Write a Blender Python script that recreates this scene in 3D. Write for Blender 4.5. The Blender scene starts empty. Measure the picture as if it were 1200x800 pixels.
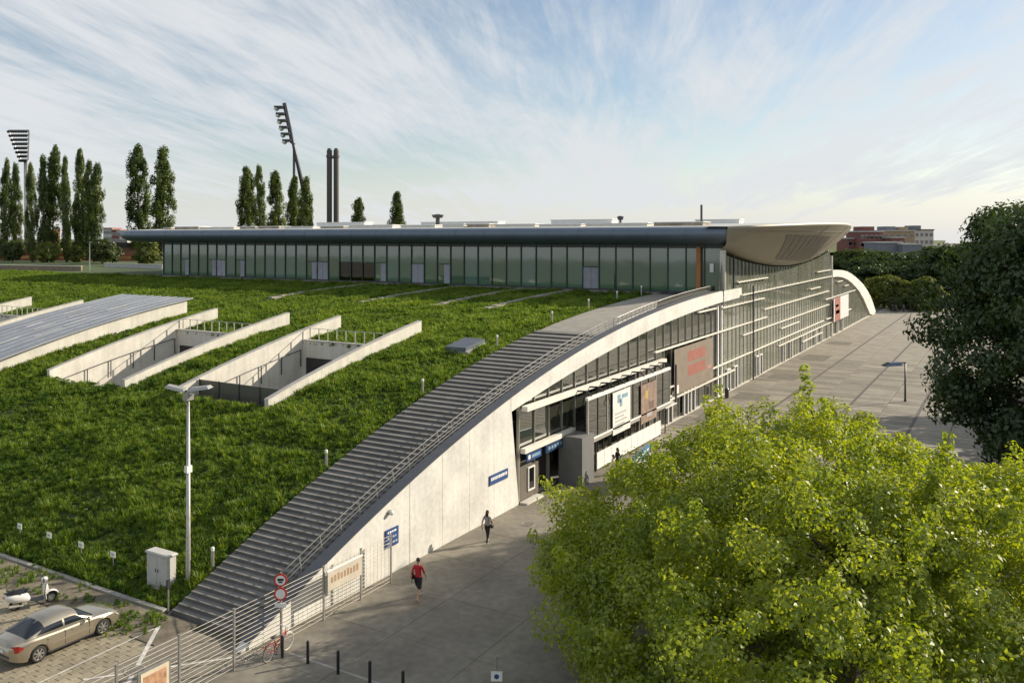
import bpy, bmesh, math, random
import numpy as np
from mathutils import Vector, Matrix, Quaternion
random.seed(7); rng = np.random.default_rng(7)
sc = bpy.context.scene
COL = sc.collection
# ------------------------------------------------------------------ camera
# world axes: X runs along the hall's glass front, Y into the hall, Z up; the plaza is z = 0
CAM = Vector((-23.18, -25.66, 16.0)); FWD = Vector((.8613, .5081, 0)); RIGHT = Vector((.5081, -.8613, 0))
cd = bpy.data.cameras.new('camera'); cam = bpy.data.objects.new('camera', cd); COL.objects.link(cam)
cam.location = CAM
cam.rotation_euler = Matrix((RIGHT, Vector((0, 0, 1)), -FWD)).transposed().to_euler()
cd.sensor_width = 36; cd.lens = 30; cd.shift_y = -122 / 1200; cd.clip_start = .2; cd.clip_end = 6000
sc.camera = cam
# ------------------------------------------------------------------ light
SUN = Vector((.81, -.586, math.tan(math.radians(24)))).normalized()
wd = bpy.data.worlds.new('World'); sc.world = wd; wd.use_nodes = True
def build_world():
    nt = wd.node_tree; N = nt.nodes; L = nt.links; N.clear()
    out = N.new('ShaderNodeOutputWorld'); bg = N.new('ShaderNodeBackground'); bg.inputs[1].default_value = .088
    sky = N.new('ShaderNodeTexSky'); sky.sky_type = 'NISHITA'; sky.sun_disc = False
    sky.sun_elevation = math.radians(24); sky.sun_rotation = math.atan2(SUN.x, SUN.y)
    sky.air_density = 1.0; sky.dust_density = .6; sky.ozone_density = .9; sky.altitude = 100
    tc = N.new('ShaderNodeTexCoord'); sep = N.new('ShaderNodeSeparateXYZ'); L.new(tc.outputs['Generated'], sep.inputs[0])
    def math_(op, a, b=None, clamp=False):
        n = N.new('ShaderNodeMath'); n.operation = op; n.use_clamp = clamp
        for i, v in enumerate((a, b)):
            if v is None: continue
            if isinstance(v, (int, float)): n.inputs[i].default_value = v
            else: L.new(v, n.inputs[i])
        return n.outputs[0]
    zz = math_('ADD', math_('MAXIMUM', sep.outputs[2], 0.0), .09)
    px = math_('DIVIDE', sep.outputs[0], zz); py = math_('DIVIDE', sep.outputs[1], zz)
    cmb = N.new('ShaderNodeCombineXYZ'); L.new(px, cmb.inputs[0]); L.new(py, cmb.inputs[1])
    rot = N.new('ShaderNodeVectorRotate'); rot.rotation_type = 'Z_AXIS'; L.new(cmb.outputs[0], rot.inputs['Vector'])
    rot.inputs['Angle'].default_value = -math.atan2(.40, .92)
    def noise(scale, det, rough, stretch, dist=0, off=(0, 0, 0)):
        m = N.new('ShaderNodeMapping'); L.new(rot.outputs[0], m.inputs[0]); m.inputs['Scale'].default_value = (stretch, 1, 1); m.inputs['Location'].default_value = off
        n = N.new('ShaderNodeTexNoise'); n.inputs['Scale'].default_value = scale; n.inputs['Detail'].default_value = det
        n.inputs['Roughness'].default_value = rough; n.inputs['Distortion'].default_value = dist; L.new(m.outputs[0], n.inputs['Vector'])
        return n.outputs[0]
    n1 = noise(.55, 7, .58, .42, .7, (3.1, 1.2, 0)); n2 = noise(1.7, 10, .68, .2, 1.3, (5, 2, 0)); n3 = noise(.33, 3, .5, .75, .2, (1.7, 4.4, 0))
    n4 = noise(6.0, 8, .7, .12, .9, (2, 7, 0))
    s = math_('ADD', math_('MULTIPLY', n1, .42), math_('ADD', math_('MULTIPLY', n2, .36), math_('ADD', math_('MULTIPLY', n3, .34), math_('MULTIPLY', n4, .22))))
    mr = N.new('ShaderNodeMapRange'); mr.interpolation_type = 'SMOOTHSTEP'; L.new(s, mr.inputs[0])
    mr.inputs[1].default_value = .53; mr.inputs[2].default_value = .76; mr.inputs[3].default_value = .06; mr.inputs[4].default_value = .96
    hz = N.new('ShaderNodeMapRange'); L.new(sep.outputs[2], hz.inputs[0]); hz.inputs[1].default_value = .0; hz.inputs[2].default_value = .12; hz.inputs[3].default_value = .9; hz.inputs[4].default_value = 0
    fac = math_('MAXIMUM', mr.outputs[0], hz.outputs[0])
    mix = N.new('ShaderNodeMix'); mix.data_type = 'RGBA'; L.new(fac, mix.inputs[0]); L.new(sky.outputs[0], mix.inputs[6])
    mix.inputs[7].default_value = (6.1, 6.3, 6.5, 1)
    L.new(mix.outputs[2], bg.inputs[0]); L.new(bg.outputs[0], out.inputs[0])
build_world()
sd = bpy.data.lights.new('sun', 'SUN'); sun = bpy.data.objects.new('sun', sd); COL.objects.link(sun)
sd.energy = 4.7; sd.angle = math.radians(.55); sd.color = (1, .885, .72)
sun.rotation_euler = SUN.to_track_quat('Z', 'Y').to_euler(); sun.location = (40, -60, 60)
vs = sc.view_settings; vs.view_transform = 'Standard'; vs.look = 'None'; vs.exposure = .5; vs.gamma = 1; vs.use_curve_mapping = False
sc.cycles.max_bounces = 8; sc.cycles.transparent_max_bounces = 12; sc.cycles.use_denoising = True
sc.cycles.caustics_reflective = False; sc.cycles.caustics_refractive = False; sc.cycles.sample_clamp_indirect = 6

# ------------------------------------------------------------------ materials
MATS = {}
def M(name, col=(.5, .5, .5), rough=.7, metal=0., var=.12, scale=1.5, bump=0., bscale=30, objrand=0., stain=0., spec=.5, coat=0.):
    if name in MATS: return MATS[name]
    m = bpy.data.materials.new(name); m.use_nodes = True; nt = m.node_tree; N = nt.nodes; L = nt.links
    b = N['Principled BSDF']; b.inputs['Roughness'].default_value = rough; b.inputs['Metallic'].default_value = metal
    b.inputs['Specular IOR Level'].default_value = spec
    if coat: b.inputs['Coat Weight'].default_value = coat; b.inputs['Coat Roughness'].default_value = .05
    geo = N.new('ShaderNodeNewGeometry')
    def noise(sc_, det, vec=None):
        n = N.new('ShaderNodeTexNoise'); n.inputs['Scale'].default_value = sc_; n.inputs['Detail'].default_value = det
        L.new(vec or geo.outputs['Position'], n.inputs['Vector']); return n.outputs[0]
    def mr(x, a, b_, lo=.3, hi=.7):
        n = N.new('ShaderNodeMapRange'); L.new(x, n.inputs[0]); n.inputs[1].default_value = lo; n.inputs[2].default_value = hi
        n.inputs[3].default_value = a; n.inputs[4].default_value = b_; return n.outputs[0]
    def mul(a, b_):
        n = N.new('ShaderNodeMath'); n.operation = 'MULTIPLY'; L.new(a, n.inputs[0]); L.new(b_, n.inputs[1]); return n.outputs[0]
    v = mr(noise(scale, 5), 1 - var, 1 + var); v = mul(v, mr(noise(scale * 9, 4), 1 - var * .6, 1 + var * .6))
    if objrand:
        oi = N.new('ShaderNodeObjectInfo'); v = mul(v, mr(oi.outputs['Random'], 1 - objrand, 1 + objrand, 0, 1))
    if stain:   # rain streaks: stretched down the wall
        mp = N.new('ShaderNodeMapping'); mp.inputs['Scale'].default_value = (1.6, 1.6, .09); L.new(geo.outputs['Position'], mp.inputs[0])
        v = mul(v, mr(noise(1.7, 6, mp.outputs[0]), 1 - stain, 1 + stain * .25, .35, .6))
    vm = N.new('ShaderNodeVectorMath'); vm.operation = 'SCALE'; vm.inputs[0].default_value = col[:3]; L.new(v, vm.inputs['Scale'])
    L.new(vm.outputs[0], b.inputs['Base Color'])
    if bump:
        bp = N.new('ShaderNodeBump'); bp.inputs['Strength'].default_value = bump; bp.inputs['Distance'].default_value = .02
        L.new(noise(bscale, 4), bp.inputs['Height']); L.new(bp.outputs[0], b.inputs['Normal'])
    MATS[name] = m; return m
def ML(name, c1, c2, trans=.45, nscale=.35, gloss=.06):
    if name in MATS: return MATS[name]
    m = bpy.data.materials.new(name); m.use_nodes = True; nt = m.node_tree; N = nt.nodes; L = nt.links; N.clear()
    out = N.new('ShaderNodeOutputMaterial'); geo = N.new('ShaderNodeNewGeometry'); oi = N.new('ShaderNodeObjectInfo')
    n = N.new('ShaderNodeTexNoise'); n.inputs['Scale'].default_value = nscale; n.inputs['Detail'].default_value = 4; L.new(geo.outputs['Position'], n.inputs['Vector'])
    a = N.new('ShaderNodeMath'); a.operation = 'MULTIPLY_ADD'; L.new(geo.outputs['Random Per Island'], a.inputs[0]); a.inputs[1].default_value = .5; L.new(n.outputs[0], a.inputs[2])
    a2 = N.new('ShaderNodeMath'); a2.operation = 'MULTIPLY_ADD'; L.new(oi.outputs['Random'], a2.inputs[0]); a2.inputs[1].default_value = .3; L.new(a.outputs[0], a2.inputs[2])
    r = N.new('ShaderNodeMapRange'); L.new(a2.outputs[0], r.inputs[0]); r.inputs[1].default_value = .5; r.inputs[2].default_value = 1.25
    mx = N.new('ShaderNodeMix'); mx.data_type = 'RGBA'; L.new(r.outputs[0], mx.inputs[0]); mx.inputs[6].default_value = (*c1, 1); mx.inputs[7].default_value = (*c2, 1)
    d = N.new('ShaderNodeBsdfDiffuse'); t = N.new('ShaderNodeBsdfTranslucent'); g = N.new('ShaderNodeBsdfGlossy'); g.inputs['Roughness'].default_value = .42
    L.new(mx.outputs[2], d.inputs[0])
    hs = N.new('ShaderNodeHueSaturation'); hs.inputs['Hue'].default_value = .485; hs.inputs['Saturation'].default_value = 1.1; hs.inputs['Value'].default_value = 1.35
    L.new(mx.outputs[2], hs.inputs['Color']); L.new(hs.outputs[0], t.inputs[0])
    s1 = N.new('ShaderNodeMixShader'); s1.inputs[0].default_value = trans; L.new(d.outputs[0], s1.inputs[1]); L.new(t.outputs[0], s1.inputs[2])
    s2 = N.new('ShaderNodeMixShader'); s2.inputs[0].default_value = gloss; L.new(s1.outputs[0], s2.inputs[1]); L.new(g.outputs[0], s2.inputs[2])
    L.new(s2.outputs[0], out.inputs[0]); MATS[name] = m; return m
def MG(name, tint=(.6, .65, .6), base=.12, rough=.015, body=None, bodyfac=0., gcol=(1, 1, 1), wob=0.):
    m = bpy.data.materials.new(name); m.use_nodes = True; nt = m.node_tree; N = nt.nodes; L = nt.links; N.clear()
    out = N.new('ShaderNodeOutputMaterial'); tr = N.new('ShaderNodeBsdfTransparent'); tr.inputs[0].default_value = (*tint, 1)
    g = N.new('ShaderNodeBsdfGlossy'); g.inputs['Roughness'].default_value = rough; g.inputs[0].default_value = (*gcol, 1)
    fr = N.new('ShaderNodeFresnel'); fr.inputs[0].default_value = 1.52
    if wob:
        geo = N.new('ShaderNodeNewGeometry'); n = N.new('ShaderNodeTexNoise'); n.inputs['Scale'].default_value = .5; n.inputs['Detail'].default_value = 1; L.new(geo.outputs['Position'], n.inputs['Vector'])
        bp = N.new('ShaderNodeBump'); bp.inputs['Strength'].default_value = wob; bp.inputs['Distance'].default_value = .05; L.new(n.outputs[0], bp.inputs['Height']); L.new(bp.outputs[0], g.inputs['Normal'])
    ma = N.new('ShaderNodeMath'); ma.operation = 'MULTIPLY_ADD'; L.new(fr.outputs[0], ma.inputs[0]); ma.inputs[1].default_value = 1 - base; ma.inputs[2].default_value = base; ma.use_clamp = True
    src = tr
    if body:
        d = N.new('ShaderNodeBsdfDiffuse'); oi = N.new('ShaderNodeObjectInfo')
        mx = N.new('ShaderNodeMix'); mx.data_type = 'RGBA'; L.new(oi.outputs['Random'], mx.inputs[0]); mx.inputs[6].default_value = (body[0] * .7, body[1] * .8, body[2] * .62, 1); mx.inputs[7].default_value = (body[0] * 1.15, body[1] * 1.2, body[2] * 1.4, 1)
        L.new(mx.outputs[2], d.inputs[0]); s0 = N.new('ShaderNodeMixShader'); s0.inputs[0].default_value = bodyfac; L.new(tr.outputs[0], s0.inputs[1]); L.new(d.outputs[0], s0.inputs[2]); src = s0
    s1 = N.new('ShaderNodeMixShader'); L.new(ma.outputs[0], s1.inputs[0]); L.new(src.outputs[0], s1.inputs[1]); L.new(g.outputs[0], s1.inputs[2]); L.new(s1.outputs[0], out.inputs[0])
    MATS[name] = m; return m
conc = M('pale_concrete', (.60, .575, .505), .8, var=.10, scale=.9, bump=.15, bscale=14, stain=.09)
concW = M('white_concrete', (.65, .635, .585), .8, var=.15, scale=.45, bump=.12, bscale=12, stain=.06)
stepm = M('step_concrete', (.175, .167, .152), .85, var=.2, scale=1.3, bump=.2, objrand=.10)
pathm = M('path_concrete', (.29, .27, .23), .85, var=.13, scale=1.0, bump=.2)
coping = M('coping_metal', (.075, .082, .095), .75, .0, var=.1)
steel = M('galvanised_steel', (.45, .44, .41), .4, .7, var=.15, scale=4)
dsteel = M('dark_steel', (.07, .07, .075), .4, .5, var=.15)
white = M('white_paint', (.78, .75, .66), .5, var=.06)
brightw = M('bright_white', (.82, .81, .77), .45, var=.05)
black = M('black_paint', (.012, .012, .014), .5, var=.2)
rubber = M('rubber', (.02, .02, .02), .8, var=.2)
plazam = M('plaza_slab', (.195, .175, .138), .82, var=.27, scale=.3, bump=.25, bscale=25, objrand=.05)
plaza2m = M('plaza_paver', (.255, .23, .185), .8, var=.16, scale=.5, bump=.2, bscale=25, objrand=.24)
jointm = M('joint_dirt', (.15, .14, .095), .95, var=.2)
asph = M('asphalt', (.12, .112, .098), .9, var=.25, scale=.5, bump=.4, bscale=50)
groundm = M('earth_ground', (.13, .125, .09), .95, var=.3, scale=.05)
dirt = M('gravel_dirt', (.16, .135, .095), .95, var=.4, scale=1.2, bump=.6, bscale=25)
paverm = M('parking_paver', (.27, .235, .165), .9, var=.2, scale=.9, bump=.3, objrand=.14)
greenbase = M('soil_green', (.06, .08, .022), .95, var=.5, scale=.5)
fascia = M('blue_grey_cladding', (.15, .185, .23), .42, .3, var=.06, scale=.6)
soffit = M('soffit_board', (.33, .30, .235), .55, .15, var=.06, scale=.5)
louvre = M('louvre_metal', (.15, .14, .12), .5, .4, var=.1)
roofm = M('roof_membrane', (.45, .45, .43), .8, var=.1)
mull = M('mullion_dark', (.05, .065, .06), .4, .5, var=.1)
alum = M('aluminium', (.55, .54, .49), .35, .7, var=.08)
interior = M('interior_wall', (.20, .18, .13), .85, var=.35, scale=.25)
intfloor = M('interior_floor', (.34, .31, .25), .6, var=.15)
orange = M('orange_column', (.45, .17, .05), .5, var=.1)
doorg = M('grey_door', (.33, .34, .38), .5, var=.1, objrand=.1)
blue = M('sign_blue', (.03, .075, .22), .45, var=.08)
cyan = M('sign_cyan', (.05, .2, .36), .45, var=.05)
redm = M('red_paint', (.55, .045, .03), .4, var=.1)
glass = MG('facade_glass', (.30, .31, .23), .12, .02, body=(.34, .34, .24), bodyfac=.12, wob=.04)
glassg = MG('gable_glass', (.60, .62, .50), .16, .03, body=(.50, .49, .38), bodyfac=.38, wob=.03)
glassw = MG('wing_glass', (.35, .45, .40), .10, .05, body=(.15, .25, .175), bodyfac=.75, wob=.05)
glassd = MG('dark_glass', (.12, .13, .13), .08, .01)
railglass = MG('rail_glass', (.7, .75, .72), .06, .03)
screen = MG('mesh_screen', (.45, .43, .4), .02, .4, body=(.12, .11, .1), bodyfac=.6)

# ------------------------------------------------------------------ mesh helpers
class MB:
    def __init__(s): s.v = []; s.f = []; s.m = []
    def add(s, vs, fs, mi=0):
        o = len(s.v); s.v += [tuple(v) for v in vs]; s.f += [tuple(i + o for i in f) for f in fs]; s.m += [mi] * len(fs); return s
    def box(s, a, b, mi=0):
        (x0, y0, z0), (x1, y1, z1) = a, b
        if x0 > x1: x0, x1 = x1, x0
        if y0 > y1: y0, y1 = y1, y0
        if z0 > z1: z0, z1 = z1, z0
        return s.add([(x0, y0, z0), (x1, y0, z0), (x1, y1, z0), (x0, y1, z0), (x0, y0, z1), (x1, y0, z1), (x1, y1, z1), (x0, y1, z1)],
                     [(3, 2, 1, 0), (4, 5, 6, 7), (0, 1, 5, 4), (1, 2, 6, 5), (2, 3, 7, 6), (3, 0, 4, 7)], mi)
    def cbox(s, a, b, c=.02, mi=0):   # box with chamfered top edges
        (x0, y0, z0), (x1, y1, z1) = a, b
        return s.add([(x0, y0, z0), (x1, y0, z0), (x1, y1, z0), (x0, y1, z0), (x0, y0, z1 - c), (x1, y0, z1 - c), (x1, y1, z1 - c), (x0, y1, z1 - c),
                      (x0 + c, y0 + c, z1), (x1 - c, y0 + c, z1), (x1 - c, y1 - c, z1), (x0 + c, y1 - c, z1)],
                     [(3, 2, 1, 0), (0, 1, 5, 4), (1, 2, 6, 5), (2, 3, 7, 6), (3, 0, 4, 7), (4, 5, 9, 8), (5, 6, 10, 9), (6, 7, 11, 10), (7, 4, 8, 11), (8, 9, 10, 11)], mi)
    def tube(s, pts, r, n=8, mi=0, cap=True):
        pts = [Vector(p) for p in pts]; rs = r if isinstance(r, (list, tuple)) else [r] * len(pts); rings = []
        for i, p in enumerate(pts):
            d = (pts[min(i + 1, len(pts) - 1)] - pts[max(i - 1, 0)])
            d = d.normalized() if d.length > 1e-6 else Vector((0, 0, 1))
            a = d.cross(Vector((0, 0, 1)) if abs(d.z) < .95 else Vector((1, 0, 0))).normalized(); b = d.cross(a)
            rings.append([p + (a * math.cos(t) + b * math.sin(t)) * rs[i] for t in [2 * math.pi * k / n for k in range(n)]])
        vs = [q for rg in rings for q in rg]; fs = []
        for i in range(len(rings) - 1):
            for k in range(n): fs.append((i * n + k, i * n + (k + 1) % n, (i + 1) * n + (k + 1) % n, (i + 1) * n + k))
        if cap: fs += [tuple(range(n)), tuple(range((len(rings) - 1) * n, len(rings) * n))[::-1]]
        return s.add(vs, fs, mi)
    def torus(s, c, R, r, axis='y', n=24, m=8, mi=0):
        vs = []; fs = []
        for i in range(n):
            a = 2 * math.pi * i / n
            for j in range(m):
                b = 2 * math.pi * j / m; rr = R + r * math.cos(b); h = r * math.sin(b)
                p = {'y': (rr * math.cos(a), h, rr * math.sin(a)), 'z': (rr * math.cos(a), rr * math.sin(a), h), 'x': (h, rr * math.cos(a), rr * math.sin(a))}[axis]
                vs.append((c[0] + p[0], c[1] + p[1], c[2] + p[2]))
        for i in range(n):
            for j in range(m): fs.append((i * m + j, ((i + 1) % n) * m + j, ((i + 1) % n) * m + (j + 1) % m, i * m + (j + 1) % m))
        return s.add(vs, fs, mi)
    def prism(s, poly, y0, y1, mi=0):   # (x, z) outline pushed along y
        n = len(poly); vs = [(x, y0, z) for x, z in poly] + [(x, y1, z) for x, z in poly]
        fs = [tuple(range(n)), tuple(range(n, 2 * n))[::-1]] + [(i, i + n, (i + 1) % n + n, (i + 1) % n) for i in range(n)]
        return s.add(vs, fs, mi)
    def strip(s, lo, hi, y0, y1, mi=0):  # band between two (x, z) polylines, thickness y0..y1
        n = len(lo); vs = []
        for (xa, za), (xb, zb) in zip(lo, hi): vs += [(xa, y0, za), (xb, y0, zb), (xb, y1, zb), (xa, y1, za)]
        fs = [(0, 1, 2, 3), tuple((n - 1) * 4 + k for k in (3, 2, 1, 0))]
        for i in range(n - 1):
            for k in range(4): fs.append((i * 4 + k, (i + 1) * 4 + k, (i + 1) * 4 + (k + 1) % 4, i * 4 + (k + 1) % 4))
        return s.add(vs, fs, mi)
    def grid(s, fn, nu, nv, mi=0, closeu=False):
        vs = [fn(i / nu, j / nv) for i in range(nu + 1) for j in range(nv + 1)]
        fs = [(i * (nv + 1) + j, (i + 1) * (nv + 1) + j, (i + 1) * (nv + 1) + j + 1, i * (nv + 1) + j + 1) for i in range(nu) for j in range(nv)]
        return s.add(vs, fs, mi)
    def ball(s, c, r, n=10, m=7, mi=0):
        rx, ry, rz = r if isinstance(r, (tuple, list)) else (r, r, r)
        return s.grid(lambda u, v: (c[0] + rx * math.cos(2 * math.pi * u) * math.sin(math.pi * v), c[1] + ry * math.sin(2 * math.pi * u) * math.sin(math.pi * v), c[2] + rz * math.cos(math.pi * v)), n, m, mi)
    def mesh(s, name, smooth=False):
        me = bpy.data.meshes.new(name); me.from_pydata(s.v, [], s.f)
        bm = bmesh.new(); bm.from_mesh(me); bmesh.ops.remove_doubles(bm, verts=bm.verts, dist=1e-5) if smooth else None
        bmesh.ops.recalc_face_normals(bm, faces=bm.faces); bm.to_mesh(me); bm.free()
        if not smooth and len(me.polygons) == len(s.m): me.polygons.foreach_set('material_index', s.m)
        if smooth: me.polygons.foreach_set('use_smooth', [True] * len(me.polygons))
        me.update(); return me
    def build(s, name, mat, parent=None, smooth=False, auto=None):
        me = s.mesh(name, smooth)
        for m in (mat if isinstance(mat, (list, tuple)) else [mat]): me.materials.append(m)
        if auto and smooth: me.set_sharp_from_angle(angle=math.radians(auto))
        return link(name, me, parent)
def link(name, me, parent=None, loc=None):
    o = bpy.data.objects.new(name, me); COL.objects.link(o)
    if parent: o.parent = parent
    if loc: o.location = loc
    return o
def tag(o, label=None, cat=None, group=None, kind=None):
    if label: o['label'] = label
    if cat: o['category'] = cat
    if group: o['group'] = group
    if kind: o['kind'] = kind
    return o
def thing(name, label, cat, loc=(0, 0, 0), rz=0, group=None):
    o = bpy.data.objects.new(name, None); COL.objects.link(o); o.location = loc; o.rotation_euler = (0, 0, rz); o.empty_display_size = .3
    return tag(o, label, cat, group)
def copy_tree(o, parent=None):
    c = o.copy(); COL.objects.link(c); c.parent = parent
    for ch in o.children: copy_tree(ch, c)
    return c
def boxo(name, a, b, mat, parent=None): return MB().box(a, b).build(name, mat, parent)
ORD = ['first', 'second', 'third', 'fourth', 'fifth', 'sixth', 'seventh', 'eighth', 'ninth', 'tenth', 'eleventh', 'twelfth', 'thirteenth', 'fourteenth', 'fifteenth', 'sixteenth', 'seventeenth', 'eighteenth', 'nineteenth', 'twentieth', 'twenty-first', 'twenty-second', 'twenty-third']
def at(px, py, Y):     # a point seen in the given direction at a given distance
    return CAM + (FWD + RIGHT * ((px - 600) / 1000) + Vector((0, 0, (278 - py) / 1000))) * Y
def gz(px, py, z=0.):
    r = FWD + RIGHT * ((px - 600) / 1000) + Vector((0, 0, (278 - py) / 1000)); return CAM + r * ((z - CAM.z) / r.z)
# profile of the sloping side of the hall
TS = [-1, .55, 1.91, 3.11, 4.55, 7.2, 10.41, 14.1, 19.82, 24.58, 30.87, 38.56, 46.06, 55.19, 62.85, 70]
TZ = [-.3, .37, .86, 1.3, 1.9, 2.91, 3.96, 5.07, 6.42, 7.39, 8.43, 9.35, 9.98, 10.40, 10.54, 10.55]
PC = np.polyfit(TS, TZ, 5)
def zt(s): return float(np.polyval(PC, min(s, 64))) if s > .5 else float(np.interp(s, TS, TZ))
def zd(s): return max(zt(s) - .45, -.05)
US = [20.1, 25.75, 32.3, 40.3, 50.4, 60, 69.2]; UZ = [5.68, 6.55, 7.45, 8.25, 8.97, 9.35, 9.52]
UC = np.polyfit(US, UZ, 3)
def zu(s): return float(np.polyval(UC, s))
SL = 62.85; SR = 121.88; WL = 87.4
def wl(s): return 5.3 + .041 * min(s, 38)

# ------------------------------------------------------------------ ground
g = MB().add([(-400, -900, -.16), (2500, -900, -.16), (2500, 2500, -.16), (-400, 2500, -.16)], [(0, 1, 2, 3)]).build('ground', groundm); tag(g, kind='structure')
pl = MB().box((-40, -60, -.14), (260, -.02, -.03)).build('plaza', jointm); tag(pl, kind='structure')
slab = MB().cbox((-1.992, -1.992, -.06), (1.992, 1.992, 0), .005).mesh('slab'); slab.materials.append(plazam)
for i in range(-5, 9):
    for j in range(8):
        link('slab', slab, pl, (i * 4 + 2, -2.03 - j * 4, random.uniform(-.002, .002)))
pav = MB().cbox((-.565, -1.46, -.06), (.565, 1.46, 0), .012).mesh('paver'); pav.materials.append(plaza2m)
rest = MB(); k = 0
for i in range(124):
    for j in range(8):
        x = 36.6 + i * 1.2; y = -1.56 - j * 3.0 - (.9 if i % 2 else 0) * 0
        if j < 6 and i < 50: link('paver', pav, pl, (x, y, random.uniform(-.004, .004)))
        else: dz = random.uniform(-.003, .003); rest.cbox((x - .555, y - 1.45, -.06), (x + .555, y + 1.45, dz), .012)
tag(rest.build('pavers', plaza2m, pl), kind='stuff')
for w_ in (-6.06, -12.06, -18.06): boxo('drain_channel', (36, w_ - .14, -.02), (180, w_ + .14, .007), M('drain_grate', (.11, .10, .085), .7, .2), pl)
for a_, b_ in ((49.5, 53.5), (61, 65), (75, 79), (92, 98), (111, 115)): boxo('dark_mat', (a_, -4.4, -.02), (b_, -1.2, .009), M('mat_stone', (.15, .135, .105), .85, var=.2), pl)
boxo('plaza_edge', (-40, -60, -.05), (260, -33.5, -.012), asph, pl)
# parking lot
pk = MB().box((-40, -.01, -.14), (.1, 70, -.03)).build('parking_lot', jointm); tag(pk, kind='structure')
pm = MB().cbox((-.239, -.152, -.05), (.239, .152, 0), .014).mesh('paver'); pm.materials.append(paverm)
rest = MB(); n = 0
cells = [(-12 + i * .486 + (.243 if j % 2 else 0), 3.6 + j * .314) for i in range(22) for j in range(70)]
cells.sort(key=lambda c: (Vector((c[0], c[1], 0)) - CAM).length)
for x, y in cells:
    if x > -1.15 or (x > -1.75 and random.random() < .5) or (x < -7 and y < 4): continue
    z = random.uniform(-.006, .006)
    if n < 300: link('paver', pm, pk, (x, y, z)); n += 1
    else: rest.cbox((x - .239, y - .152, -.05), (x + .239, y + .152, z), .014)
tag(rest.build('pavers', paverm, pk), kind='stuff')
apr = MB().box((-40, -.012, -.05), (.15, 3.42, -.004)).build('asphalt_strip', M('brown_asphalt', (.20, .175, .135), .9, var=.22, scale=.6, bump=.35, bscale=40), pk)
MB().box((-40, 3.42, -.05), (-12.1, 70, -.006)).build('asphalt_strip', asph, pk)
MB().box((-1.45, 3.43, -.05), (.62, 70, -.002)).build('gravel_strip', dirt, pk)
kb = MB().cbox((-.13, -.49, -.1), (.13, .49, .07), .02).mesh('kerb_stone'); kb.materials.append(M('kerb_stone', (.3, .285, .25), .9, var=.2, objrand=.12))
kerb = tag(MB().box((.64, 5.7, -.1), (.86, 60, -.02)).build('kerb', jointm), kind='structure')
for i in range(54): link('kerb_stone', kb, kerb, (.75, 6.2 + i * 1.0, random.uniform(-.01, .01)))
def line(p, q, wd_, z, name, parent, mat):
    p = Vector(p); q = Vector(q); d = (q - p).normalized(); nrm = Vector((-d.y, d.x, 0)) * wd_ / 2
    return MB().add([p - nrm + Vector((0, 0, z)), q - nrm + Vector((0, 0, z)), q + nrm + Vector((0, 0, z)), p + nrm + Vector((0, 0, z))], [(0, 1, 2, 3)]).build(name, mat, parent)
worn = M('worn_line_paint', (.55, .53, .48), .8, var=.3, scale=3)
for a, b, w_ in [((186, 733), (150, 800), .17), ((41, 802), (181, 736), .07), ((97, 796), (272, 770), .12)]: line(gz(*a), gz(*b), w_, .006, 'painted_line', pk, worn)
def manhole(p, label):
    t = thing('manhole_cover', label, 'manhole', (p.x, p.y, 0))
    MB().torus((0, 0, -.006), .36, .03, 'z', 24, 6).build('frame', M('kerb_stone'), t)
    m_ = MB().tube([(0, 0, -.02), (0, 0, .012)], .34, 24)
    for i in range(-3, 4): m_.box((-.28, i * .08 - .012, .012), (.28, i * .08 + .012, .018))
    m_.build('lid', M('cast_iron', (.2, .18, .15), .6, .4, var=.2), t)
manhole(gz(619, 614), 'round manhole cover in the plaza paving beside the concrete wall')
manhole(gz(158, 785), 'round grey manhole cover on the parking lot by the white lines')

# green slope with the light wells cut out, terrain behind
WELLS = [(15.6, 24.5), (30.2, 39.9), (45.8, 56.3), (60.6, 70.6)]
PATHS = [(16.2, 17.1), (22.2, 23.1), (31.2, 32.0), (44, 44.8)]
def deck_mesh(name, s0, cover):
    sl = sorted(set([s0, 16, 27.8, 43.5, 62.8, 13.5, 34.4] + list(np.linspace(s0, 62.8, 56).round(2))))
    wb = [9.99, 70.6] + [v for p in WELLS + PATHS for v in p]
    wl_ = sorted(set([0.0, 1.0] + [round(v, 2) for v in wb] + [round(v, 2) for v in np.linspace(7.2, 170, 120)]))
    wl_ = [v for v in wl_ if v == 0 or v > 7.3]
    V = []; Fc = []; idx = {}
    def vid(i, j):
        if (i, j) not in idx:
            s = sl[i]; w = wl(s) + (.06 if not cover else .15) if wl_[j] == 0 else wl_[j]
            z = zd(s) - (.16 if cover else .2)
            if w > 88: z = z + (10.15 - z) * 0
            idx[(i, j)] = len(V); V.append((s, w, z))
        return idx[(i, j)]
    for i in range(len(sl) - 1):
        for j in range(len(wl_) - 1):
            sm = (sl[i] + sl[i + 1]) / 2; wm = (wl_[j] + wl_[j + 1]) / 2; hole = False
            for q, (a, b) in enumerate(WELLS):
                r = (13.5, 34.4) if q == 2 else (16, 27.8)
                if a < wm < b and r[0] < sm < r[1]: hole = True
            if cover:
                for a, b in PATHS:
                    if a < wm < b and sm > 43.5: hole = True
                if sm > 61.7: hole = True
            if not hole: Fc.append((vid(i, j), vid(i + 1, j), vid(i + 1, j + 1), vid(i, j + 1)))
    me = bpy.data.meshes.new(name); me.from_pydata(V, [], Fc); me.update(); return me
dm = deck_mesh('green_slope', .88, False); dm.materials.append(greenbase); tag(link('green_slope', dm), kind='structure')
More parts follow.
